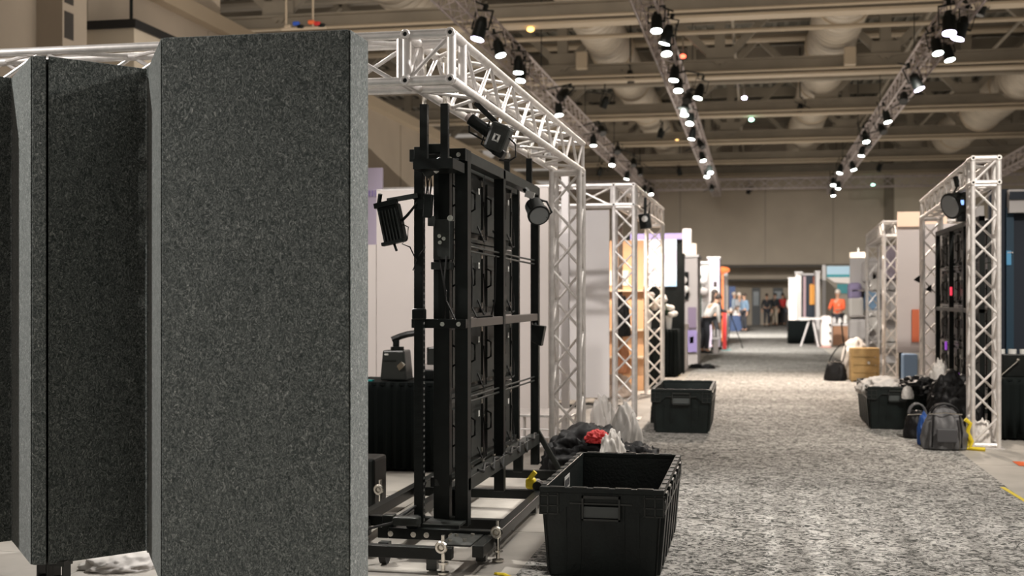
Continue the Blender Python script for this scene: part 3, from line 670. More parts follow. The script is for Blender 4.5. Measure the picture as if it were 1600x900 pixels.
# profile spot hanging from the beam
c = at_y(779, 216, 7.0); t = thing('profile_lamp', 'black profile spotlight hung tilted under the truss beam', 'spotlight', c)
R = Matrix.Rotation(math.radians(22), 3, 'Y')
MB().box(c, (.12, .13, .17), R).build('lamp_housing', BLKS, t, bevel=.02)
q0 = at_y(760, 205, 7.0); q1 = at_y(735, 186, 7.0)
MB().tube(q0 + V((.02, 0, -.01)), q1, .036, 16).build('lens_tube', BLK, t, smooth=True)
MB().tube(q1, q1 + (q1 - q0) * .22, .03, 14, .022).build('tube_end', ALUR, t, smooth=True)
MB().path([at_y(733, 197, 6.98), at_y(733, 206, 6.96), at_y(752, 217, 6.95), at_y(765, 222, 6.95)], .006).build('yoke', BLK, t)
MB().path([at_y(765, 190, 6.98), at_y(752, 225, 6.95), at_y(772, 240, 6.95)], .006).build('yoke', BLK, t)
MB().box(at_y(780, 239, 7.0), (.07, .09, .05), Matrix.Rotation(.5, 3, 'Y')).build('lamp_base', BLK, t, bevel=.01)
for i in range(2):
    MB().box(c + R @ V((-.012 + i * .028, -.068, -.005)), (.012, .003, .045), R).build('mark', STK, t)
    MB().box(c + R @ V((.002, -.068, -.022 + i * .036)), (.03, .003, .008), R).build('mark', STK, t)
MB().path([at_y(795, 215, 7.0), at_y(805, 225, 7.0), at_y(806, 245, 7.0), at_y(795, 252, 7.0), at_y(780, 250, 7.0)], .006, 5).build('cable', RUB, t)
MB().beam(c + V((.03, 0, .05)), V((-1.62, 7.0, 2.70)), .03, .03).build('clamp', BLK, t)
# fresnel at the right end of the frame
c = at_y(838, 328, 9.0); t = thing('fresnel_lamp', 'black round fresnel lamp with big glass at the frame right end', 'spotlight', c)
lamp_head(t, c, (.35, -.72, -.55), .075, .12)
MB().path([c + V((-.02, .03, .09)), c + V((.08, 0, .06)), c + V((.12, -.02, -.02)), c + V((.08, -.03, -.06))], .009).build('yoke', BLK, t)
MB().beam(c + V((-.03, .05, .08)), V((-1.72, 9.1, 2.38)), .03, .03).build('bracket', BLK, t)
MB().box(c + V((-.05, 0, .115)), (.07, .02, .05), Matrix.Rotation(.3, 3, 'Y')).build('label_plate', STK, t)
c = at_y(843, 523, 9.55); t = thing('wedge_lamp', 'small black wedge shaped lamp behind the middle rail end', 'lamp', c)
MB().add([c + V(v) for v in ((-.06, -.05, .08), (.05, -.05, .07), (.02, -.05, -.09), (-.06, -.05, -.05), (-.06, .05, .08), (.05, .05, .07), (.02, .05, -.09), (-.06, .05, -.05))], [(0, 1, 2, 3), (4, 7, 6, 5), (0, 4, 5, 1), (1, 5, 6, 2), (2, 6, 7, 3), (3, 7, 4, 0)]).build('lamp_housing', BLK, t, bevel=.005)
MB().beam(c + V((-.04, .04, .05)), (-1.75, 9.64, 1.35), .03, .03).build('bracket', BLK, t)
# lamp hanging under right gantry and one on gantry two
c = W(1497, 318, 13.4); t = thing('fresnel_lamp', 'black fresnel lamp hung under the right gantry beam', 'spotlight', c)
lamp_head(t, c, (-.75, -.5, -.28), .13, .18); MB().box(c + V((.02, -.15, 0)), (.03, .02, .05)).build('display', mat('display_blue', (.1, .2, .6), .4, emit=(.3, .5, 1), es=1.2), t)
MB().path([c + V((-.05, .05, .1)), c + V((0, .02, .2)), c + V((.1, .02, .17)), c + V((.13, .0, .02))], .012).build('yoke', BLK, t)
MB().beam(c + V((0, .02, .19)), c + V((-.02, .05, .3)), .04, .04).build('clamp', BLK, t); MB().box(c + V((.03, 0, -.15)), (.09, .1, .1)).build('ballast', BLK, t)
c = W(1008, 346, 16.2); t = thing('fresnel_lamp', 'small black lamp with pale lens on the second left gantry', 'spotlight', c)
MB().box(c, (.15, .14, .2), Matrix.Rotation(-.15, 3, 'Y')).build('lamp_housing', BLK, t, bevel=.01)
MB().tube(c + V((0, -.07, .03)), c + V((0, -.08, .03)), .04, 14).build('lens', STK, t)
MB().path([c + V((-.12, 0, .2)), c + V((0, 0, .17)), c + V((.07, 0, .26)), c + V((.05, .0, .1))], .012).build('yoke', BLK, t)
MB().tube(c + V((0, 0, .1)), c + V((0, .05, .32)), .02, 8).build('clamp', BLK, t)
# ------------------------------------------------------------------ crates
def make_bin(label, x, y, flip=1, Wd=.68, L=1.54, H=.5, stk=False):
    t = thing('plastic_bin', label, 'bin', (x, y, .014), 'large black storage bins'); OFF[t.name] = V()
    a, b = Wd / 2, L / 2; ta, tb = .045, .06; th = .018
    def wallq(p0, p1, q0, q1, nrm):   # bottom pts p, top pts q, inward normal
        n = V(nrm) * th
        vs = [V(p0), V(p1), V(q1), V(q0)]; return vs + [v + n for v in vs], [(0, 1, 2, 3), (7, 6, 5, 4), (0, 4, 5, 1), (1, 5, 6, 2), (2, 6, 7, 3), (3, 7, 4, 0)]
    B = [(-a + ta, -b + tb, .01), (a - ta, -b + tb, .01), (a - ta, b - tb, .01), (-a + ta, b - tb, .01)]
    T = [(-a + .015, -b + .015, H - .02), (a - .015, -b + .015, H - .02), (a - .015, b - .015, H - .02), (-a + .015, b - .015, H - .02)]
    m = MB(); nr = [(0, 1, 0), (-1, 0, 0), (0, -1, 0), (1, 0, 0)]
    for i in range(4):
        j = (i + 1) % 4; m.add(*wallq(B[i], B[j], T[i], T[j], nr[i]))
    m.bx(-a + ta, a - ta, -b + tb, b - tb, .005, .025)
    m.build('bin_body', PLA, t, local=True, bevel=.006)
    m = MB()
    for (x0, x1, y0, y1) in ((-a, a, -b, -b + .035), (-a, a, b - .035, b), (-a, -a + .035, -b + .035, b - .035), (a - .035, a, -b + .035, b - .035)): m.bx(x0, x1, y0, y1, H - .03, H)
    r = m.build('rim', PLA, t, local=True, bevel=.005)
    for s in (-1, 1):
        for k in range(9): MB().box((s * (a - .014), -b + .12 + k * (L - .24) / 8, H + .001), (.026, .09, .006)).build('rim_tooth', PLG, t, local=True)
        for k in range(5): MB().box((-a + .1 + k * (Wd - .2) / 4, s * (b - .014), H + .001), (.085, .026, .006)).build('rim_tooth', PLG, t, local=True)
    # apron below the rim, stepped as on the moulding
    for s in (-1, 1):
        m = MB(); yy = s * (b - .004)
        m.add([(-a, yy, H - .03), (a, yy, H - .03), (a, yy, H - .15), (a - .10, yy, H - .15), (a - .17, yy, H - .085), (-a + .17, yy, H - .085), (-a + .10, yy, H - .15), (-a, yy, H - .15)] + [(x, yy - s * .014, z) for x, z in ((-a, H - .03), (a, H - .03), (a, H - .15), (a - .10, H - .15), (a - .17, H - .085), (-a + .17, H - .085), (-a + .10, H - .15), (-a, H - .15))],
              [(0, 1, 2, 3, 4, 5, 6, 7), (15, 14, 13, 12, 11, 10, 9, 8)] + [(i, 8 + i, 8 + (i + 1) % 8, (i + 1) % 8) for i in range(8)])
        m.build('end_apron', PLA, t, local=True)
        m = MB(); e = s * (b + .004)
        for z in (H - .045, H - .10, H - .145):
            for sx in (-1, 1): m.bx(*sorted((sx * a, sx * (a - .11))), *sorted((e, e - s * .015)), z - .003, z + .003)
        for sx in (-1, 1):
            for q in (.0, .045, .1): m.bx(*sorted((sx * (a - q), sx * (a - q - .006))), *sorted((e, e - s * .015)), H - .148, H - .03)
        m.bx(-a + .17, a - .17, *sorted((e, e - s * .015)), H - .088, H - .080)
        m.build('corner_grid', PLG, t, local=True)
        m = MB(); h = s * (b + .01)
        m.bx(-.105, .105, *sorted((h, h - s * .03)), H - .055, H - .04); m.bx(-.105, .105, *sorted((h, h - s * .03)), H - .175, H - .165)
        for sx in (-1, 1): m.bx(*sorted((sx * .105, sx * .095)), *sorted((h, h - s * .03)), H - .175, H - .04)
        hd = m.build('handle', PLG, t, local=True)
        MB().bx(-.095, .095, *sorted((h - s * .012, h - s * .02)), H - .16, H - .10).build('label_window', mat('window_grey', (.08, .09, .09), .3), hd, local=True)
        # vertical ribs on the ends and on the sides
        for x_ in (-.2, -.12, .12, .2):
            MB().beam((x_, s * (b - tb - .004), .02), (x_, s * (b - .018), H - .09), .012, .012).build('rib', PLA, t, local=True)
    for s in (-1, 1):
        for k in range(6):
            y_ = -b + .16 + k * (L - .32) / 5
            q = MB().beam((s * (a - ta + .002), y_, .02), (s * (a - .004), y_, H - .03), .11, .03)
            q.build('rib', PLA, t, local=True, bevel=.004)
        for z in (H - .07, H - .13): MB().box((s * (a - .002), 0, z), (.012, L - .04, .012)).build('side_ledge', PLG, t, local=True)
        for k in range(8):
            MB().box((s * (a - .002), -b + .05 + k * (L - .1) / 7, H - .09), (.012, .012, .1)).build('ledge_rib', PLG, t, local=True)
    if stk:
        MB().bx(-a + .046, -a + .048, -.17, .03, H - .115, H - .035).build('sticker', STK, t, local=True)
        for k in range(4): MB().bx(-a + .048, -a + .050, -.16 + k * .045, -.135 + k * .045, H - .10, H - .055).build('sticker_print', INK, t, local=True)
    return t
make_bin('largest looking open black bin, in the foreground', -.82, 7.33, stk=True)
b2 = make_bin('open black bin beside the left gantry column at the carpet edge', -.82, 14.6)
b3 = make_bin('open black bin at right heaped with white cloth and bags', 1.62, 15.45, L=1.5)
# ------------------------------------------------------------------ soft things
def lump(name, c, dims, seed, m, label=None, cat=None, parent=None, fold=.25, fr=2.6, sub=5, group=None, flat=True, st=(1, 1, 1)):
    bm = bmesh.new(); bmesh.ops.create_icosphere(bm, subdivisions=sub, radius=1)
    for v in bm.verts:
        p = v.co.copy(); P_ = V((p.x * st[0], p.y * st[1], p.z * st[2])) * fr; P_ += noise.noise_vector(P_ * .8) * .5; n = noise.noise(P_ + V((seed, 0, 0))); n2 = noise.noise(P_ * 2.3 + V((0, seed, 0))); n3 = abs(noise.noise(P_ * 4.5 + V((2, 0, seed))))
        r = 1 + fold * (.55 - 2.0 * math.sqrt(n * n + .02)) + fold * .45 * n2 + fold * .35 * (.2 - n3) + fold * .3 * (.2 - abs(noise.noise(p * fr * .7 + V((3, seed, 1)))))
        q = p * r; 
        if flat and q.z < -.25: q.z = -.25 + (q.z + .25) * .05
        v.co = V((q.x * dims[0] / 2, q.y * dims[1] / 2, (q.z + .28) * dims[2] / 1.28))
    me = bpy.data.meshes.new(name); bm.to_mesh(me); bm.free(); me.materials.append(m)
    for p in me.polygons: p.use_smooth = True
    o = bpy.data.objects.new(name, me); COL.objects.link(o); z = min(v.co.z for v in me.vertices)
    if parent: o.parent = parent; o.location = V(c) - OFF[parent.name] - V((0, 0, z)); OFF[o.name] = OFF[parent.name]
    else: o.location = V(c) - V((0, 0, z)); tag(o, label, cat, group); OFF[o.name] = V(c)
    return o
lump('plastic_sheet', fl(190, 898 - 12) * 1 + V((0, 0, .0)), (.46, .44, .11), 3, WCL, 'crumpled white plastic sheet on the floor behind the felt towers', 'plastic sheet', fr=2.0, fold=.22)
c = fl(945, 722); c.z = .014
lump('black_fabric', (-1.38, 10.15, .012), (.72, .75, .44), 11, BCL, 'heap of black fabric behind the foreground bin', 'fabric', st=(.6, 1.5, .6), fold=.35)
lump('black_fabric', (-.98, 10.15, .014), (.5, .6, .30), 17, BCL, 'lower right lump of black fabric on the carpet edge beyond the bin', 'fabric', st=(.6, 1.5, .6), fold=.35)
lump('red_cloth', (-1.27, 9.93, .36), (.2, .2, .10), 5, RED, 'small red cloth lying on the black fabric heap', 'cloth', fold=.3)
lump('white_bag', (-1.13, 9.72, .014), (.24, .2, .46), 23, WCL, 'white plastic bag slumped on the black fabric heap', 'bag', fold=.30, fr=1.9, st=(.9, .9, .75))
lump('white_bag', (-1.12, 10.75, .012), (.28, .25, .56), 29, WCL, 'taller pale plastic bag behind the black fabric', 'bag', fold=.30, fr=1.9, st=(.9, .9, .75))
lump('white_bag', (-1.52, 12.2, .012), (.28, .25, .52), 31, WCL, 'upright white plastic bag by the first gantry column', 'bag', fold=.32, fr=1.9, st=(.9, .9, .75))
t = thing('folding_cart', 'low silver folding cart behind the video wall frame', 'cart', (-2.1, 11.6, 0))
MB().bx(-2.35, -1.72, 11.5, 12.2, .40, .425).build('cart_top', ALU, t, bevel=.004)
for (x, y) in ((-2.3, 11.55), (-1.77, 11.55), (-2.3, 12.15), (-1.77, 12.15)): rod('leg', (x, y, .012), (x, y, .40), .016, ALU, t)
for z in (.12, .2, .28): rod('rung', (-2.3, 11.55, z), (-1.77, 11.55, z), .009, ALU, t)
rod('stay', (-1.77, 11.55, .05), (-1.77, 12.15, .36), .01, ALU, t)
t = thing('yellow_winch', 'yellow plastic strap winch sitting on the frame base', 'winch', (-1.6, 8.7, .153))
MB().box((-1.6, 8.7, .20), (.07, .09, .08)).build('winch_body', YEL, t, bevel=.02); MB().tube((-1.6, 8.66, .24), (-1.56, 8.66, .29), .018, 10).build('winch_knob', YEL, t); MB().tube((-1.54, 8.62, .19), (-1.54, 8.7, .19), .035, 12).build('winch_reel', BLK, t)
solo(MB().path([(-1.42, 6.62, .012), (-1.36, 6.58, .02), (-1.3, 6.5, .02), (-1.26, 6.45, .02), (-1.35, 6.42, .018)], .010), 'yellow_cable', YEL, 'short yellow cable end on the floor left of the foreground bin', 'cable')
solo(MB().path([(-2.75, 9.2, .02), (-2.6, 9.4, .02), (-2.5, 9.5, .012), (-2.4, 9.75, .012)], .012), 'yellow_cable', YEL, 'yellow cable lying under the left base tube of the frame', 'cable')
t = thing('light_stand', 'black tripod stand foot reaching from behind the nearest felt tower', 'stand', (-2.3, 6.9, 0))
for a_, b_ in (((-2.7, 6.9, .16), (-2.25, 6.72, .04)), ((-2.7, 6.9, .1), (-2.25, 6.72, .03))): rod('leg', a_, b_, .010, BLK, t)
MB().ball((-2.23, 6.72, .035), (.022, .022, .024)).build('rubber_foot', RUB, t); MB().tube((-2.7, 6.9, .012), (-2.7, 6.9, 1.2), .014, 8).build('stem', BLK, t)
# skirted tables
def skirted_table(label, x0, x1, y0, y1, z, m=SKIRT, top=None, n=None, name='skirted_table'):
    t = thing(name, label, 'table', ((x0 + x1) / 2, (y0 + y1) / 2, .0)); OFF[t.name] = t.location.copy()
    MB().bx(x0, x1, y0, y1, z - .03, z).build('table_top', top or SKIRT, t, bevel=.004)
    n = n or int((x1 - x0) / .085)
    pts = []
    def run(p, q, k):
        for i in range(k * 4):
            s = i / (k * 4); a = V(p).lerp(V(q), s); d = (V(q) - V(p)).normalized(); nn = V((d.y, -d.x, 0))
            pts.append((a + nn * (.012 + .014 * math.sin(i * math.pi / 2 + .4 * math.sin(i))), nn))
    ky = max(2, int((y1 - y0) / .085))
    run((x0, y0, 0), (x1, y0, 0), n); run((x1, y0, 0), (x1, y1, 0), ky); run((x1, y1, 0), (x0, y1, 0), n); run((x0, y1, 0), (x0, y0, 0), ky)
    N = len(pts); vs = []
    for zz, k in ((z - .002, .35), (z - .08, .6), (z * .5, 1.0), (.035, 1.5)):
        vs += [V((p.x, p.y, zz)) - nn * .012 + nn * .026 * (k - .5) * (1 if i % 4 < 2 else .2) for i, (p, nn) in enumerate(pts)]
    fs = [(r * N + i, r * N + (i + 1) % N, (r + 1) * N + (i + 1) % N, (r + 1) * N + i) for r in range(3) for i in range(N)]
    mb = MB(); mb.add(vs, fs); o = mb.build('skirt', m, t, smooth=True)
    sm = o.modifiers.new('thickness', 'SOLIDIFY'); sm.thickness = .004
    for (x, y) in ((x0 + .06, y0 + .06), (x1 - .06, y0 + .06), (x0 + .06, y1 - .06), (x1 - .06, y1 - .06)): rod('leg', (x, y, .0), (x, y, z - .03), .015, BLK, t)
    return t
skirted_table('black skirted table behind the video frame, holding a projector head', -4.5, -2.62, 10.35, 11.05, .80)
# gear on the table
t = thing('moving_head_lamp', 'charcoal moving head lamp on the black table', 'lamp', (-3.15, 10.6, .8))
b_ = W(620, 592, 10.95); bx, by = b_.x, b_.y
MB().add([V((bx + sx * wx, by + sy * .11, zz)) for zz, wx in ((.81, .125), (1.08, .10)) for sx in (-1, 1) for sy in (-1, 1)],
         [(0, 1, 3, 2), (4, 6, 7, 5), (0, 4, 5, 1), (2, 3, 7, 6), (0, 2, 6, 4), (1, 5, 7, 3)]).build('lamp_base', PLG, t, bevel=.015)
MB().bx(bx - .08, bx - .045, by - .115, by - .1, 1.035, 1.05).build('label_mark', STK, t)
MB().bx(bx - .09, bx + .03, by - .118, by - .095, .985, .99).build('seam', BLK, t)
MB().tube((bx + .02, by - .05, 1.08), (bx + .02, by - .05, 1.11), .06, 14).build('turntable', BLK, t)
MB().tube((bx + .0, by - .02, 1.10), (bx + .0, by - .02, 1.17), .03, 10).build('neck', BLK, t)
MB().path([(bx - .04, by - .02, 1.17), (bx + .03, by, 1.2), (bx + .10, by, 1.22), (bx + .2, by, 1.235)], .028, 8).build('boom', BLK, t)
MB().tube((bx + .05, by - .1, .92), (bx + .10, by - .12, .96), .03, 3).build('reflector_tab', CHR, t)
t = thing('monitor_case', 'small dark case on the black table behind the frame posts', 'case', (-2.78, 10.7, .8))
MB().bx(-2.98, -2.7, 10.6, 10.9, .805, .9).build('case_body', BLK, t, bevel=.01); MB().bx(-2.98, -2.7, 10.62, 10.88, .9, .94).build('paper_stack', WHT, t); MB().bx(-2.92, -2.75, 10.65, 10.85, .94, 1.1).build('case_lid', PLG, t, bevel=.01)
solo(MB().box((-3.42, 10.45, .808), (.12, .06, .012)), 'phone', mat('phone_teal', (.02, .5, .5), .3), 'small teal gadget lying on the table corner', 'gadget')
# white booth walls on the left
t = thing('booth_wall', 'bright cream white booth wall behind the video wall frame', 'booth wall', (-3, 12.6, 0))
x = -5.9
zt = [2.12, 2.12, 2.7, 2.7, 2.7]
xs = [-5.9, -4.95, -4.0, -3.05, -2.12]
for i, x in enumerate(xs):
    x1_ = xs[i + 1] if i < 4 else -1.97
    if i < 4: MB().bx(x + .003, x1_ - .003, 12.55, 12.62, .012, zt[i]).build('wall_panel', WHT, t)
MB().bx(-4.0, -2.1, 12.56, 12.6, 2.703, 2.715).build('edge_strip', ALU, t)
solo(MB().bx(-4.0, -3.2, 13.35, 13.4, .012, 2.78), 'blue_board', BLU, 'blue board just showing over the cream wall', 'board')
p0, p1 = at_y(545, 300, 14.2), at_y(597, 262, 14.2)
o = solo(MB().bx(p0.x, p1.x, 14.2, 14.25, .012, p1.z), 'lavender_board', LAV, 'pale lavender display board beside the nearest felt tower edge', 'board')
for i in range(3): q = MB().box(at_y(577 + i * 5, 302, 14.19), (.02, .01, .07)).build('letter_bar', PURP, o, off=OFF[o.name])
solo(MB().bx(-2.12, -2.04, 13.4, 13.5, .012, 2.95), 'wall_post', WHT2, 'pale upright post beside the first gantry column', 'post')
t = thing('white_board', 'tall white board behind the first gantry column', 'board', (-2.6, 17.3, 0))
q0, q1 = at_y(845, 400, 17.3), at_y(952, 635, 17.3); p = at_y(911, 400, 17.3)
MB().bx(q0.x - .6, p.x - .004, 17.3, 17.36, .08, 2.86).build('wall_panel', WHT2, t); MB().bx(p.x, q1.x, 17.28, 17.34, .12, 2.8).build('wall_panel', WHT2, t)
for x in (q0.x, q1.x - .1): MB().bx(x, x + .1, 17.2, 17.5, .012, .12).build('board_foot', BLK, t)
solo(MB().path([(-2.9, 16.9, .03), (-2.7, 16.95, .05), (-2.5, 16.85, .03), (-2.3, 16.95, .06), (-2.1, 16.9, .03), (-1.9, 17, .04), (-1.8, 16.9, .03)], .018), 'black_cable', RUB, 'thick black cable along the foot of the tall white board', 'cable')
# warm wooden booth behind gantry two
t = thing('wooden_booth', 'warm orange wood display booth behind the second gantry', 'booth', (-2.0, 20, 0))
qa, qb = at_y(940, 400, 20.2), at_y(1006, 400, 20.2)
for i in range(4):
    MB().bx(qa.x + i * (qb.x - qa.x) / 4 + .004, qa.x + (i + 1) * (qb.x - qa.x) / 4 - .004, 20.2, 20.26, .012, 2.5).build('wood_panel', PINE, t)
MB().bx(at_y(966, 0, 20.1).x, at_y(972, 0, 20.1).x, 20.1, 20.18, .012, 2.75).build('booth_post', mat('dark_brown', (.05, .025, .015), .6), t)
for z in (.55, 1.0, 1.65): MB().bx(qa.x, qb.x, 19.95, 20.2, z, z + .03).build('shelf', mat('pale_shelf', (.62, .5, .38), .6), t)
MB().bx(qa.x + .1, qa.x + .45, 20.17, 20.2, 1.75, 2.0).build('white_notice', WHT, t)
pl = bpy.data.lights.new('booth_lamp_light', 'SPOT'); pl.energy = 260; pl.color = (1, .82, .62); pl.spot_size = 1.5; pl.spot_blend = 1; pl.shadow_soft_size = .06
po = bpy.data.objects.new('booth_lamp_light', pl); COL.objects.link(po); po.location = (-2.2, 18.2, 2.62); aim(po, (-2.1, 20.2, 1.2))
t = thing('clip_lamp', 'small clip lamp lighting the wooden booth', 'lamp', (-2.2, 18.15, 2.65))
MB().tube((-2.2, 18.05, 2.70), (-2.2, 18.17, 2.64), .05, 12, .06).build('lamp_shade', BLK, t); MB().tube((-2.2, 18.0, .012), (-2.2, 18.0, 2.7), .012, 8).build('pole', BLK, t)
lump('dark_jacket', (-2.0, 18.6, .95), (.26, .26, .6), 41, BCL, 'dark jacket hanging in the wooden booth', 'jacket', fr=1.6)
lump('pale_sack', (-2.1, 18.7, .012), (.5, .4, .35), 47, mat('beige', (.5, .4, .33), .8), 'beige sack on the floor of the wooden booth', 'sack')
lump('brown_case', (-1.95, 18.3, .4), (.2, .2, .45), 43, mat('tan_leather', (.35, .14, .06), .6), 'tan leather holdall in the wooden booth', 'bag', fr=1.6)
lump('small_black_box', (-1.2, 15.0, .012), (.12, .2, .3), 44, BLK, 'black cable bag between gantry column and bin', 'bag')
# ------------------------------------------------------------------ left row of booths, further back
t = thing('display_screen', 'bright white lit display screen on a black stand', 'screen', (-2.0, 25.2, 0))
s0, s1 = at_y(985, 372, 25), at_y(1057, 450, 25)
MB().bx(s0.x - .1, s1.x + .12, 25.05, 25.2, .012, 2.82).build('screen_stand', BLK, t)
MB().bx(s0.x, s1.x, 25.0, 25.05, 1.78, 2.74).build('screen_face', screen_mat('screen_picture', [(.55, .75, .9), (.9, .93, .97), (.95, .95, .97), (.8, .7, .75)], 2.4, 1.25), t)
MB().bx(s0.x, s1.x + .12, 24.98, 25.04, 2.74, 2.86).build('screen_hood', PURP, t)
MB().bx(s1.x + .13, s1.x + .3, 24.9, 25.2, 2.45, 2.95).build('hood_end', WHT, t); MB().bx(s1.x + .12, s1.x + .16, 25.0, 25.2, .012, 2.45).build('side_post', BLK, t)
skirted_table('black skirted side table below the lit screen', at_y(1018, 0, 23.9).x, at_y(1059, 0, 23.9).x, 23.8, 24.6, .93, n=7)
def flowers(px, py, Y, n, label, mts, spread=.25, seed=1, zb=.93):
    rnd = random.Random(seed); c = at_y(px, py, Y)
    t = thing('flower_bunch', label, 'flowers', c)
    MB().tube((c.x, c.y, zb), c - V((0, 0, .02)), .05, 10, .07).build('vase', STK, t)
    for i in range(n):
        p = c + V((rnd.uniform(-1, 1) * spread, rnd.uniform(-.5, .5) * spread, rnd.uniform(.0, 1.6) * spread))
        MB().ball(p, (.07, .07, .06), 8, 5).build('blossom', rnd.choice(mts), t, smooth=True)
        rod('stem', c - V((0, 0, .02)), p, .006, mat('stem_green', (.05, .1, .04), .7), t, 5)
flowers(1045, 492, 24.1, 9, 'white flowers in a vase on the screen table', [WCL], .22, 3)
flowers(1012, 485, 20.8, 8, 'mixed pink and white flowers behind the second gantry', [WCL, mat('pink', (.6, .15, .3), .6)], .2, 5, 1.0)
skirted_table('black skirted stand behind the second gantry far column', -2.3, -1.62, 20.6, 21.2, 1.0, n=8)
t = thing('counter', 'cream and white booth counter right of the lit screen', 'counter', (-1.5, 26, 0))
a_, b_ = at_y(1054, 0, 26).x, at_y(1072, 0, 26).x
MB().bx(a_, b_ - .05, 26, 26.6, .012, .9).build('counter_body', mat('cream_wood', (.6, .48, .32), .6), t); MB().bx(a_ - .3, b_ + .02, 25.9, 26.7, .9, .98).build('counter_top', WHT, t); MB().bx(b_ - .05, b_, 25.95, 26.65, .012, .9).build('counter_side', WHT, t)
def lampshade(px, py, Y, wpx, hpx, label):
    c = at_y(px, py, Y); k = Y / FPX; t = thing('drum_lamp', label, 'lamp', c)
    MB().tube(c - V((0, 0, hpx * k / 2)), c + V((0, 0, hpx * k / 2)), wpx * k / 2, 24).build('lamp_shade', SHADE, t, smooth=True)
    MB().tube(c + V((0, 0, hpx * k / 2)), c + V((0, 0, hpx * k / 2 + .12)), .02, 8).build('finial', STK, t)
    MB().bx(c.x - .04, c.x + .04, c.y - .04, c.y + .04, .012 if px > 1200 else c.z - hpx * k / 2 - .12, c.z - hpx * k / 2).build('lamp_pole', STK, t)
lampshade(1076, 391, 29, 24, 20, 'glowing drum lampshade above the left booths')
lampshade(1341, 404, 31, 25, 18, 'glowing drum lampshade above the right booths')
def booth(name, label, px0, px1, pytop, Y, dep, m, extras=(), frame=None):
    a_, b_ = at_y(px0, 0, Y).x, at_y(px1, 0, Y).x; z = at_y((px0 + px1) / 2, pytop, Y).z
    t = thing(name, label, 'booth', ((a_ + b_) / 2, Y + dep / 2, 0))
    MB().bx(a_, b_, Y, Y + dep, .012, z).build('booth_body', m, t, bevel=.01)
    MB().bx(a_ - .03, b_ + .03, Y - .03, Y + dep + .03, z, z + .06).build('cornice', frame or WHT2, t)
    for (x0, x1, y0, y1, mm, nm) in extras:
        p0, p1 = at_y(x0, y0, Y), at_y(x1, y1, Y)
        MB().bx(p0.x, p1.x, Y - .06, Y, max(.02, p1.z), p0.z).build(nm, mm, t)
    return t
booth('display_booth', 'grey panelled booth pillar right of the lit screen', 1063, 1090, 402, 28, 1.5, GREYP, [(1064, 1076, 425, 468, BLK, 'black_panel'), (1073, 1089, 516, 550, PURP, 'lilac_panel'), (1075, 1088, 480, 512, mat('mauve', (.25, .19, .28), .6), 'mauve_panel'), (1078, 1084, 526, 536, WHT, 'shelf_goods')])
booth('display_booth', 'white open arch booth behind the grey pillar', 1088, 1107, 412, 34.2, .5, WHT2, [(1091, 1096, 430, 520, mat('green_dark', (.06, .1, .08), .6), 'dark_panel'), (1098, 1105, 425, 470, GREYP, 'grey_panel')])
booth('display_booth', 'pale booth with lilac banner in the left row', 1106, 1124, 404, 38, 1.5, LAV, [(1107, 1112, 420, 500, GREYP, 'grey_panel'), (1115, 1120, 440, 490, HAIRD, 'dark_panel')])
booth('display_booth', 'narrow white booth post with orange lamp top', 1131, 1137, 425, 44, .8, WHT2)
o = MB().ball(at_y(1129, 422, 43), (.26, .3, .12)); p = at_y(1129, 422, 43); o.bx(p.x - .03, p.x + .03, p.y - .03, p.y + .03, .01, p.z); solo(o, 'orange_sign', mat('orange_glow', (.9, .2, .05), .5, emit=(1, .25, .08), es=.7), 'small glowing orange sign over the left booths', 'sign', smooth=True)
t = thing('roll_up_banner', 'tall deep blue banner near the far end of left row', 'banner', (-2, 52, 0))
a_, b_ = at_y(1139, 0, 61).x, at_y(1149, 0, 61).x; MB().bx(a_, b_, 61, 61.05, .05, 2.1).build('banner_sheet', mat('deep_blue', (.005, .04, .16), .5), t); MB().bx(a_ - .05, b_ + .05, 60.9, 61.15, .012, .06).build('banner_foot', STK, t)
t = thing('roll_up_banner', 'low red banner stand in the left booth row', 'banner', (-1.4, 36, 0))
a_, b_ = at_y(1129, 0, 36).x, at_y(1135, 0, 36).x; MB().bx(a_, b_, 36, 36.1, .03, 1.1).build('banner_sheet', RED, t); MB().bx(a_ - .03, b_ + .12, 35.9, 36.2, .012, .04).build('banner_foot', mat('teal2', (.1, .35, .35), .6), t)
def goods_table(label, px0, px1, pyb, h, top, body, n, seed, dep=.8):
    Y = fl((px0 + px1) / 2, pyb).y; a_, b_ = at_y(px0, 0, Y).x, at_y(px1, 0, Y).x
    t = thing('display_table', label, 'table', ((a_ + b_) / 2, Y + dep / 2, 0))
    MB().bx(a_ + .04, b_ - .04, Y + .03, Y + dep - .03, .012, h - .06).build('table_body', body, t); MB().bx(a_, b_, Y, Y + dep, h - .06, h).build('table_top', top, t, bevel=.01)
    rnd = random.Random(seed)
    for i in range(n):
        x = a_ + (b_ - a_) * (i + .5) / n
        lump('goods_parcel', (x, Y + dep / 2, h), ((b_ - a_) / n * .8, .4, rnd.uniform(.15, .3)), seed * 7 + i, rnd.choice([WCL, WHT2, GREYP]), None, None, parent=t, sub=3)
goods_table('white topped table with blue front at far left of aisle', 1138, 1167, 518, .8, WHT, mat('blue_front', (.02, .05, .14), .5), 4, 2)
goods_table('table piled with white goods in the left booth row', 1104, 1126, 538, .85, WHT2, BCL, 3, 4)
goods_table('white shelf table behind the white arch booth', 1112, 1124, 553, .45, WHT2, GREYP, 2, 6)
lump('black_cable_heap', fl(1088, 576) + V((0, 0, .014)), (.32, .3, .09), 51, BCL, 'black cable heap on the carpet, left one', 'cables')
lump('black_cable_heap', fl(1106, 577) + V((0, 0, .014)), (.3, .3, .1), 53, BCL, 'black cable heap on the carpet, right one', 'cables')
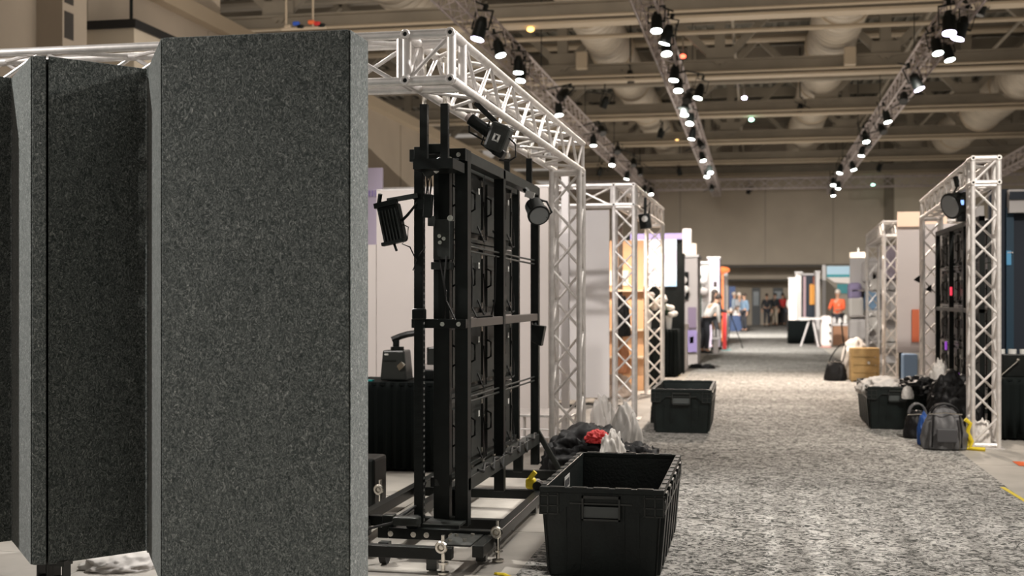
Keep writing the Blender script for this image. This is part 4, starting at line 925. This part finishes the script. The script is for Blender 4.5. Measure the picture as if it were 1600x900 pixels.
# ------------------------------------------------------------------ right row
skirted_table('black skirted round looking table in the middle distance right', at_y(1233, 0, 41.5).x, at_y(1271, 0, 41.5).x, 41.4, 42.6, .78, n=14, top=SKIRT)
solo(MB().bx(at_y(1250, 0, 41.7).x, at_y(1263, 0, 41.7).x, 41.5, 41.9, .785, .9), 'paper_box', WCL, 'small white box on the middle distance black table', 'box', bevel=.01)
booth('display_booth', 'white booth column pair at far right row', 1233, 1247, 436, 52, 1, WHT)
booth('display_booth', 'bright tall white column near the far right row', 1244, 1253, 427, 48, .6, WHT)
booth('display_booth', 'dark booth with orange cylinder panel and pink trim', 1254, 1276, 430, 44, 1.2, NAVY, [(1255, 1259, 432, 500, mat('pinkish', (.5, .35, .38), .6), 'pink_trim'), (1265, 1273, 444, 476, mat('amber_panel', (.8, .35, .05), .5), 'amber_panel'), (1270, 1274, 432, 445, mat('rust', (.3, .1, .06), .6), 'rust_panel')])
booth('display_booth', 'slim white booth edge beside the orange panel', 1275, 1281, 426, 43, 1, WHT2)
t = thing('mural_wall', 'booth wall printed with a teal and white seaside scene', 'booth wall', (3, 45, 0))
a_, b_ = at_y(1290, 0, 45).x, at_y(1332, 0, 45).x
zt_ = at_y(1310, 415, 45).z
MB().bx(a_, b_, 45, 45.1, .012, zt_).build('wall_panel', mat('mural_grey', (.25, .22, .18), .6), t)
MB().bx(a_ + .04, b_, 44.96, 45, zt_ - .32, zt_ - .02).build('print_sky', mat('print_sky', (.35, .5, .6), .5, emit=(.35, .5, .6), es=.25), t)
MB().bx(a_ + .04, b_, 44.95, 45, zt_ - .42, zt_ - .32).build('print_sea', mat('print_teal', (.02, .3, .35), .5), t)
MB().add([(a_ + .05, 44.94, zt_ - .42), (b_, 44.94, zt_ - .42), (b_, 44.94, zt_ - .66), (a_ + .3, 44.94, zt_ - .6), (a_ + .05, 44.99, zt_ - .42), (b_, 44.99, zt_ - .42), (b_, 44.99, zt_ - .66), (a_ + .3, 44.99, zt_ - .6)], [(0, 1, 2, 3), (7, 6, 5, 4), (0, 4, 5, 1), (1, 5, 6, 2), (2, 6, 7, 3), (3, 7, 4, 0)]).build('print_sail', WHT, t)
MB().bx(a_ + .4, b_, 44.95, 45, zt_ - 1.0, zt_ - .66).build('print_water', mat('print_teal2', (.03, .22, .25), .5), t)
MB().bx(a_ - .12, a_, 44.9, 45.1, .012, zt_ + .02).build('side_post', WHT2, t)
t = thing('counter', 'white curved booth counter beside the orange jumper person', 'counter', (2.6, 37, 0))
a_, b_ = at_y(1283, 0, 39).x, at_y(1301, 0, 39).x; MB().bx(a_, b_, 39, 39.8, .012, .98).build('counter_body', WHT, t, bevel=.1); 
for k in range(3): MB().tube((b_ - .08, 38.98, .2 + k * .25), (b_ - .08, 38.94, .2 + k * .25), .035, 10).build('counter_stud', BLK, t)
MB().bx(a_ - .7, a_, 38.95, 39.7, .86, .92).build('side_top', WHT2, t); rod('leg', (a_ - .62, 39.1, .012), (a_ - .35, 39.1, .86), .03, WHT2, t); rod('leg', (a_ - .08, 39.1, .012), (a_ - .25, 39.1, .86), .03, WHT2, t)
goods_table('low white bench piled with goods behind the right gantry', 1300, 1327, 540, .7, WHT2, mat('brown_goods', (.3, .15, .08), .6), 3, 9)
solo(MB().tube(fl(1322, 572) + V((0, 0, .0)), fl(1316, 560) + V((0, .3, .9)), .02, 8), 'leaning_pole', BLK, 'thin black pole leaning beside the black handbag', 'pole')
# stored goods seen through the far right gantry
t = thing('mannequin_display', 'stack of pale parcels and bags inside the far right gantry', 'display', (2.2, 27, 0))
for i, (px, py, wd, hh, mm) in enumerate(((1338, 480, .35, .5, WCL), (1342, 515, .45, .5, WHT2), (1362, 470, .3, .5, mat('sky_print', (.25, .4, .6), .6)), (1366, 500, .4, .5, WCL), (1336, 455, .3, .4, mat('print_mix', (.35, .3, .5), .6)), (1372, 440, .4, .6, WCL), (1362, 425, .4, .5, WHT2), (1395, 470, .35, .9, WHT2), (1395, 410, .3, .8, LAV), (1392, 530, .4, .5, WCL))):
    c = at_y(px, py, 29.5); MB().bx(c.x - wd / 2, c.x + wd / 2, 29.5, 29.9, c.z - hh / 2, c.z + hh / 2).build('parcel', mm, t, bevel=.08)
MB().bx(at_y(1328, 0, 29.9).x, at_y(1410, 0, 29.9).x, 29.9, 30.0, .012, 2.5).build('back_board', WHT2, t)
for z in (.5, 1.1, 1.7): MB().bx(at_y(1328, 0, 29.9).x, at_y(1410, 0, 29.9).x, 29.5, 29.9, z, z + .03).build('shelf', GREYP, t)
t = thing('booth_wall', 'plain grey booth wall between the two right gantries', 'booth wall', (3, 22.5, 0))
a_ = at_y(1402, 0, 21.5).x; b_ = at_y(1440, 0, 21.5).x
MB().bx(a_, b_ + .4, 21.5, 21.56, .62, 2.75).build('wall_panel', GREYP, t); MB().bx(b_ - .16, b_ - .03, 21.46, 21.5, .8, 1.35).build('orange_strip', mat('rust_strip', (.5, .12, .05), .6), t)
MB().bx(a_, b_ + .4, 21.44, 21.5, 2.75, 3.0).build('wood_header', mat('pale_wood_glow', (.75, .55, .42), .6, emit=(1, .7, .5), es=.12), t)  # weak warm emission put into the wood so the header looks lit
for x in (a_ + .03, b_ + .3): MB().bx(x, x + .06, 21.5, 21.56, .012, .62).build('wall_leg', BLK, t)
t = thing('booth_wall', 'pale grey booth wall behind the right gantry far column', 'booth wall', (3.4, 19.4, 0))
MB().bx(at_y(1440, 0, 19.9).x, 4.3, 19.9, 19.96, .012, 2.7).build('wall_panel', GREYP, t)
MB().bx(at_y(1470, 0, 19.9).x, 4.3, 19.84, 19.9, 2.3, 2.6).build('white_header', WHT, t)
solo(MB().bx(at_y(1412, 0, 20.8).x, at_y(1434, 0, 20.8).x, 20.8, 21.2, .012, .62), 'blue_case', mat('blue_grey', (.12, .2, .32), .5), 'blue grey case on the floor under the grey booth wall', 'case', bevel=.02)
for i, (px, py) in enumerate(((1437, 437), (1455, 452))):
    c = at_y(px - 4, py, 18.46); solo(MB().add([c + V((-.05, 0, 0)), c + V((.04, 0, .07)), c + V((.04, 0, -.05)), c + V((-.05, .04, 0)), c + V((.04, .04, .07)), c + V((.04, .04, -.05))], [(0, 1, 2), (5, 4, 3), (0, 3, 4, 1), (1, 4, 5, 2), (2, 5, 3, 0)]), 'black_pennant', BLK, ['black wedge tab left of the right gantry far column', 'black wedge tab on the right gantry far column'][i], 'tab')
# navy booth at far right
t = thing('navy_booth', 'dark navy exhibition booth at the right edge of the picture', 'booth', (4.2, 16.5, 0))
a_ = at_y(1545, 0, 16.6).x
for k in range(4): MB().bx(a_ + k * .5 + .004, a_ + (k + 1) * .5 - .004, 16.6, 16.7, .012, 2.95).build('wall_panel', NAVY if k != 1 else mat('navy_two', (.008, .022, .032), .6), t)
q = at_y(1573, 350, 16.5); MB().bx(q.x, q.x + .09, 16.52, 16.6, .3, 2.7).build('light_strip', mat('blue_strip', (.012, .05, .09), .5), t)
p0, p1 = at_y(1577, 296, 16.4), at_y(1600, 332, 16.4); MB().bx(p0.x, p1.x + .8, 16.4, 16.55, p1.z, p0.z).build('header_box', WHT2, t); MB().bx(p0.x, p1.x + .8, 16.37, 16.4, p0.z - .13, p0.z - .03).build('header_band', NAVY, t)
p0, p1 = at_y(1528, 320, 16.3), at_y(1541, 340, 16.3); MB().bx(p0.x, p1.x, 16.45, 16.6, p1.z, p0.z).build('header_box', WHT2, t)
p0, p1 = at_y(1573, 392, 16.5), at_y(1580, 414, 16.5); MB().bx(p0.x, p1.x, 16.5, 16.52, p1.z, p0.z).build('sign_plate', mat('sign_blue', (.08, .25, .4), .5, emit=(.1, .4, .7), es=.2), t)
for k in range(3): MB().bx(p0.x + .01 + k * .025, p0.x + .025 + k * .025, 16.49, 16.5, p0.z - .03, p0.z - .015).build('sign_mark', WHT, t)
skirted_table('black skirted table at the right edge beside the gantry', at_y(1566, 0, 13.9).x, at_y(1566, 0, 13.9).x + 1.2, 13.9, 14.6, .68, n=12)
xx = at_y(1566, 0, 13.9).x
t = thing('chrome_gadget', 'dark display gadget with chrome arm on the right edge table', 'gadget', (xx + .3, 14.2, .68))
MB().bx(xx + .05, xx + .45, 14.15, 14.35, .68, .93).build('gadget_body', BLK, t, bevel=.01); rod('arm', (xx + .02, 14.1, .69), (xx + .2, 14.1, .86), .008, CHR, t); MB().ball((xx + .2, 14.1, .87), (.02, .02, .02)).build('knob', CHR, t)
for k in range(3): MB().tube((xx + .05 + k * .12, 14.25, .93), (xx + .05 + k * .12, 14.25, .98), .045, 12).build('cup', STK, t)
# crate, handbag, cloth
c = fl(1352, 598); 
t = thing('wooden_crate', 'light brown wooden crate behind the right bin', 'crate', (c.x, c.y + .25, .014))
z0 = .014
for k in range(4): MB().bx(c.x - .24, c.x + .24, c.y, c.y + .02, z0 + .02 + k * .145, z0 + .02 + k * .145 + .135).build('plank', WOOD, t, bevel=.003)
for sx in (-1, 1):
    MB().bx(*sorted((c.x + sx * .25, c.x + sx * .21)), c.y - .02, c.y, z0, z0 + .6).build('batten', WOOD, t, bevel=.003)
    for k in range(4): MB().bx(*sorted((c.x + sx * .25, c.x + sx * .23)), c.y + .02, c.y + .5, z0 + .02 + k * .145, z0 + .155 + k * .145).build('plank', WOOD, t)
MB().bx(c.x - .25, c.x + .25, c.y, c.y + .5, z0 + .59, z0 + .61).build('lid', WOOD, t); MB().bx(c.x - .21, c.x + .21, c.y + .48, c.y + .5, z0, z0 + .59).build('back_board', WOOD, t)
MB().box((c.x + .06, c.y - .012, z0 + .35), (.04, .02, .05)).build('hasp', CHR, t)
lump('white_cloth', (c.x - .12, c.y + .75, .014), (.55, .45, .78), 61, WCL, 'white cloth covered bundle behind the wooden crate', 'cloth', fr=1.5, fold=.15)
def tote(label, c, w, h, dp, m, seed, strap=None, sl=.3, name='tote_bag', tilt=0):
    t = thing(name, label, 'bag', c)
    o = lump('bag_body', c, (w, dp, h), seed, m, parent=t, fold=.16, fr=1.7)
    hp = MB(); n = 9
    for off_ in (-.25, .25):
        hp = MB().path([V(c) + V((w * .3 * math.cos(math.pi * i / n) + tilt * math.sin(math.pi * i / n), off_ * dp * .6, h * .86 + sl * math.sin(math.pi * i / n))) for i in range(n + 1)], .011)
        hp.build('handle', strap or m, t, smooth=True)
    MB().path([V(c) + V((-w * .36, -dp * .3, h * .86)), V(c) + V((0, -dp * .38, h * .9)), V(c) + V((w * .36, -dp * .3, h * .86))], .006, 5).build('zip', CHR, t)
    return t
c = fl(1306, 597); c.z = .014; tote('black leather handbag standing beside the wooden crate', c + V((0, .12, 0)), .40, .40, .2, BCL, 71, sl=.34, tilt=.14)
lump('white_cloth', (1.5, 15.2, .40), (.62, .9, .2), 73, WCL, 'white cloth heaped in the right bin', 'cloth', fold=.2)
lump('black_fabric', (1.88, 15.0, .42), (.5, .8, .2), 75, BCL, 'black fabric spilling over right side of the right bin', 'fabric', fold=.35)
lump('white_rag', (1.72, 14.63, .38), (.13, .05, .15), 77, WCL, 'small white rag over the rim of the right bin', 'rag', fold=.3, sub=4)
lump('black_fabric', (2.18, 14.35, .014), (.62, .7, .66), 79, BCL, 'tall black fabric pile against the right gantry', 'fabric', st=(.6, 1.5, .6), fold=.3)
lump('white_bag', (2.25, 15.9, .014), (.3, .3, .72), 80, WCL, 'white bundle behind the right bin', 'bag', fold=.3)
c = fl(1478, 706); tote('grey nylon duffel bag beside the right gantry column', V((c.x, c.y + .1, .014)), .44, .42, .3, GCL, 81, BCL, .1, 'duffel_bag')
for sx in (-.14, .14):
    MB().path([(c.x + sx, c.y - .06, .05), (c.x + sx, c.y - .085, .2), (c.x + sx * .9, c.y - .03, .37)], .012).build('webbing', BCL, bpy.data.objects['duffel_bag'], off=V((c.x, c.y + .1, .014)))
MB().box((c.x, c.y - .075, .17), (.2, .03, .14)).build('front_pocket', mat('grey_nylon_dark', (.06, .06, .065), .6), bpy.data.objects['duffel_bag'], off=V((c.x, c.y + .1, .014)), bevel=.012)
c = fl(1432, 688); tote('small black bag with a blue item left of the grey duffel', V((c.x + .02, c.y + .1, .014)), .30, .3, .25, BCL, 83, GCL, .12)
lump('blue_pouch', fl(1449, 700) + V((-.02, .12, .014)), (.13, .13, .34), 85, mat('blue_nylon', (.02, .08, .3), .5), 'bright blue pouch beside the grey duffel bag', 'pouch', sub=4)
c = fl(1520, 708)
t = thing('yellow_strap', 'bright yellow strap hanging to the floor by the gantry base', 'strap', (c.x, c.y, .014))
st = []
for (px, py, dy) in ((1508, 655, 0), (1516, 662, 0), (1512, 675, .01), (1519, 690, 0), (1516, 700, 0), (1528, 707, -.05), (1537, 706, -.08)):
    p = W(px, py, 12.25); p.y += dy; p.z = max(p.z, .03); st.append(p)
MB().path(st, .022, 6).build('strap_web', YEL, t, smooth=True); MB().path([p + V((-.03, .03, -.01)) for p in st[2:]], .02, 6).build('strap_web', YEL, t, smooth=True)
lump('white_bag', (2.31, 13.3, .03), (.2, .24, .26), 87, WCL, 'pale plastic bag inside the right gantry column base', 'bag', sub=4)
# floor tape marks
c = fl(1580, 722); solo(MB().bx(c.x, c.x + .8, c.y - .35, c.y - .05, .012, .0145), 'orange_mat', ORG, 'orange floor patch at the right edge', 'floor mat')
p0, p1 = fl(1566, 764), fl(1605, 788); solo(MB().beam((p0.x, p0.y, .0145), (p1.x, p1.y, .0145), .035, .004), 'yellow_tape', YEL, 'yellow floor tape line at the right edge', 'tape')
solo(MB().bx(-2.5, -1.45, 24.2, 24.28, .012, .016), 'yellow_tape', YEL, 'yellow floor tape line by the cream counter', 'tape')
c = fl(1288, 543); solo(MB().bx(c.x - .15, c.x + .2, c.y - .5, c.y + .2, .0145, .018), 'pink_mat', mat('pink_mat', (.7, .4, .35), .8), 'pale pink mat on the carpet below the white counter', 'floor mat')
# ------------------------------------------------------------------ people
def skin_mesh(name, joints, edges, m, parent, sub=1, root=0):
    me = bpy.data.meshes.new(name); me.from_pydata([j[0] for j in joints], edges, [])
    o = bpy.data.objects.new(name, me); COL.objects.link(o); o.parent = parent
    sk = o.modifiers.new('skin', 'SKIN'); sd = o.modifiers.new('sub', 'SUBSURF'); sd.levels = sub; sd.render_levels = sub
    if not me.skin_vertices: 
        pass
    for i, j in enumerate(joints):
        r = j[1]; r = (r, r) if not isinstance(r, tuple) else r
        me.skin_vertices[0].data[i].radius = r; me.skin_vertices[0].data[i].use_root = (i == root)
    sk.use_smooth_shade = True; me.materials.append(m); OFF[o.name] = V(); return o
def person(label, px, pyfeet, facing, top, legs, hair=HAIRD, bend=0, arms='down', h=1.75, depth=None, seat=0, longhair=False, sleeves=None):
    g = fl(px, pyfeet) if depth is None else at_y(px, 500, depth); g.z = .014
    t = thing('person', label, 'person', g, rz=facing); t.rotation_euler = (0, 0, facing); k = h / 1.75; t.scale = (k, k, k); OFF[t.name] = V()
    Rb = Matrix.Rotation(math.radians(bend), 3, 'X'); hip = V((0, 0, .93 - seat))
    def U(v): return hip + Rb @ (V(v) - V((0, 0, .93)))
    # -Y is forward
    kn = V((0, -.42, 0)) if seat else V((0, 0, 0))
    def leg(s):
        return [(hip + V((s * .09, 0, -.02)), .085), (V((s * .10, -.03, .50)) + kn, .058), (V((s * .11, .02, .09)) + kn, .04), (V((s * .12, -.12, .04)) + kn, .034)]
    A = {'down': lambda s: [U((s * .19, 0, 1.41)), U((s * .25, .02, 1.13)), U((s * .26, -.05, .88))],
         'forward': lambda s: [U((s * .19, 0, 1.41)), U((s * .24, -.1, 1.14)), U((s * .14, -.36, 1.12))],
         'low': lambda s: [U((s * .19, 0, 1.41)), U((s * .21, -.18, 1.2)), U((s * .17, -.38, 1.05))],
         'crossed': lambda s: [U((s * .19, 0, 1.41)), U((s * .26, -.08, 1.16)), U((-s * .06, -.22, 1.2))]}[arms]
    J = [(hip, (.15, .11)), (U((0, .0, 1.15)), (.13, .10)), (U((0, 0, 1.36)), (.155, .10)), (U((0, 0, 1.46)), .055), (U((0, -.01, 1.53)), .052), (U((0, -.02, 1.6)), (.076, .088)), (U((0, -.01, 1.70)), (.07, .082))]
    E = [(0, 1), (1, 2), (2, 3), (3, 4), (4, 5), (5, 6)]
    for s in (-1, 1):
        n = len(J); L = leg(s); J += L; E += [(0, n), (n, n + 1), (n + 1, n + 2), (n + 2, n + 3)]
    for s in (-1, 1):
        n = len(J); a = A(s); J += [(a[0], .052), (a[1], .04), (a[2], .028)]; E += [(2, n), (n, n + 1), (n + 1, n + 2)]
        d = (a[2] - a[1]).normalized(); side = d.cross(V((0, 1, .2))).normalized(); J.append((a[2] + d * .07, (.035, .018))); E.append((n + 2, n + 3))
        for q in range(4):
            J += [(a[2] + d * .11 + side * (.026 - q * .017), .009), (a[2] + d * (.165 - abs(q - 1.3) * .008) + side * (.028 - q * .018) + V((0, -.012, -.01)), .008)]
            m_ = len(J); E += [(n + 3, m_ - 2), (m_ - 2, m_ - 1)]
        J += [(a[2] + d * .06 + side * .045, .010), (a[2] + d * .10 + side * .06, .009)]; m_ = len(J); E += [(n + 2, m_ - 2), (m_ - 2, m_ - 1)]
    skin_mesh('body', J, E, SKIN, t)
    # shirt with sleeves
    J = [(hip + Rb @ V((0, 0, .0)), (.175, .135)), (U((0, 0, 1.15)), (.155, .122)), (U((0, 0, 1.36)), (.178, .12)), (U((0, 0, 1.45)), .075)]; E = [(0, 1), (1, 2), (2, 3)]
    for s in (-1, 1):
        a = A(s); n = len(J); J += [(a[0], .07), (a[1], .056), (a[1].lerp(a[2], .8), .045)]; E += [(2, n), (n, n + 1), (n + 1, n + 2)]
    skin_mesh('shirt', J, E, top, t)
    J = [(hip + V((0, 0, .03)), (.165, .125))]; E = []
    for s in (-1, 1):
        L = leg(s); n = len(J); J += [(L[0][0], .105), (L[1][0], .075), (L[2][0] + V((0, 0, .02)), .06)]; E += [(0, n), (n, n + 1), (n + 1, n + 2)]
    skin_mesh('trousers', J, E, legs, t)
    for s in (-1, 1):
        L = leg(s); b = L[2][0]; m = MB(); m.ball((b.x, b.y - .05, .045), (.05, .14, .045), 10, 6); m.build('shoe', RUB, t, local=True, smooth=True)
    hc = U((0, -.012, 1.655))
    m = MB(); m.ball(hc + Rb @ V((0, .02, .035)), (.092, .105, .10), 14, 10)
    if longhair: m.ball(hc + Rb @ V((0, .07, -.12)), (.085, .05, .2), 12, 8)
    m.build('hair', hair, t, local=True, smooth=True)
    f = MB(); f.ball(hc + Rb @ V((0, -.105, -.02)), (.012, .02, .022), 8, 6); f.build('nose', SKIN, t, local=True)
    for s in (-1, 1): MB().ball(hc + Rb @ V((s * .032, -.088, .005)), (.012, .01, .008), 8, 6).build('eye', HAIRD, t, local=True)
    f = MB(); f.ball(hc + Rb @ V((0, -.09, -.06)), (.024, .01, .007), 8, 6); f.build('mouth', mat('lips', (.4, .12, .1), .6), t, local=True)
    for s in (-1, 1): MB().ball(hc + Rb @ V((s * .083, .005, -.01)), (.012, .022, .03), 8, 6).build('ear', SKIN, t, local=True)
    return t
BT = mat('black_tshirt', (.02, .022, .026), .8); DK = mat('dark_trousers', (.03, .032, .04), .8); OR = mat('orange_jumper', (.85, .14, .05), .8); GR = mat('grey_shirt', (.32, .32, .34), .8)
BL = mat('blue_shirt', (.16, .24, .34), .8); KH = mat('khaki', (.45, .38, .3), .8)
person('person in black clothes standing in the aisle, facing the camera', 1198, 504, .2, BT, DK, depth=69.0 * .96, h=1.72)
person('person in dark top behind the standing black clad person', 1211, 503, -.6, BT, KH, depth=67.5)
person('person in red top in the far group', 1223, 500, .4, RED, DK, depth=69)
person('person in pale shirt leaning at the far right table', 1235, 512, 2.6, WCL, DK, depth=58, bend=14, arms='forward')
person('person in bright orange jumper holding goods at the right booth', 1309, 536, -.4, OR, DK, hair=HAIRG, arms='forward', depth=42, h=1.78)
person('person in white shirt bending over by the white arch', 1101, 553, 2.2, WCL, DK, bend=38, arms='low', h=1.75)
person('person with long dark hair in black top at left booths', 1117, 545, 2.0, BT, BT, arms='forward', longhair=True, depth=36.4)
person('person in grey shirt in the group by the blue banner', 1155, 510, .8, GR, KH, depth=58, hair=HAIRG, arms='crossed')
person('person in blue shirt at right of the banner group', 1163, 510, -.9, BL, DK, depth=56, h=1.7)
person('person in pale blue shirt at left of the banner group', 1147, 510, 1.4, mat('pale_blue', (.35, .42, .5), .8), DK, depth=60, h=1.78, hair=HAIRG)
rnd = random.Random(12)
for i, (px, py, Y, r, mm, nm) in enumerate(((1067, 438, 27.85, .10, WCL, 'white ball of yarn shape upper'), (1071, 452, 27.85, .09, WCL, ''), (1066, 460, 27.85, .08, WHT2, ''), (1099, 440, 34.0, .11, WHT2, ''), (1100, 456, 34.0, .12, GREYP, ''), (1117, 456, 37.9, .15, WHT2, ''), (1120, 470, 37.9, .14, WCL, ''), (1112, 486, 37.9, .14, GREYP, ''))):
    p = at_y(px, py, Y); q = MB(); q.ball(p, (r, .06, r), 10, 7); q.bx(p.x - .02, p.x + .02, p.y, p.y + .22, p.z - .02, p.z + .02)
    solo(q, 'display_rosette', mm, 'pale round display item on the %s, %s' % ('grey booth pillar' if i < 3 else 'white arch booth' if i < 5 else 'lilac banner booth', ['highest', 'middle one', 'lowest', 'upper', 'lower', 'highest', 'middle one', 'lowest'][i]), 'display item', smooth=True)
# tripod near red banner
c = fl(1145, 545); t = thing('tripod', 'thin dark tripod standing beside the red banner', 'tripod', (c.x, c.y, .014))
for a_ in (0, 2.1, 4.2): rod('leg', (c.x + .3 * math.cos(a_), c.y + .3 * math.sin(a_), .02), (c.x - .05, c.y, 1.0), .014, BLK, t)
MB().box((c.x - .05, c.y, 1.05), (.1, .1, .12)).build('tripod_head', BLK, t)
# coloured parcels seen over the felt tower, on a high shelf rail of the left wall
t = thing('wall_banner_rail', 'small red and blue bundles hung high near the left wall', 'decoration', W(480, 38, 22))
for i, (px, py, mm) in enumerate(((463, 37, mat('blue_b', (.03, .1, .5), .6)), (487, 35, ORG), (496, 37, RED), (503, 40, BLK), (470, 42, BLK), (450, 42, STEELL))):
    p = W(px, py, 22); MB().box(p, (.12, .1, .07)).build('bundle', mm, t, bevel=.02)
MB().tube(W(440, 46, 22), W(510, 43, 22), .03, 8).build('rail', STEELL, t)
for px in (447, 489): MB().tube(W(px, 45, 22), W(px, 45, 22) + V((0, 0, 2.6)), .02, 6).build('rail_hanger', STEELL, t)
solo(MB().bx(-2.95, -2.66, 8.3, 8.6, .012, .40), 'black_case', BLK, 'black equipment case peeking from behind the nearest felt tower', 'case', bevel=.02)
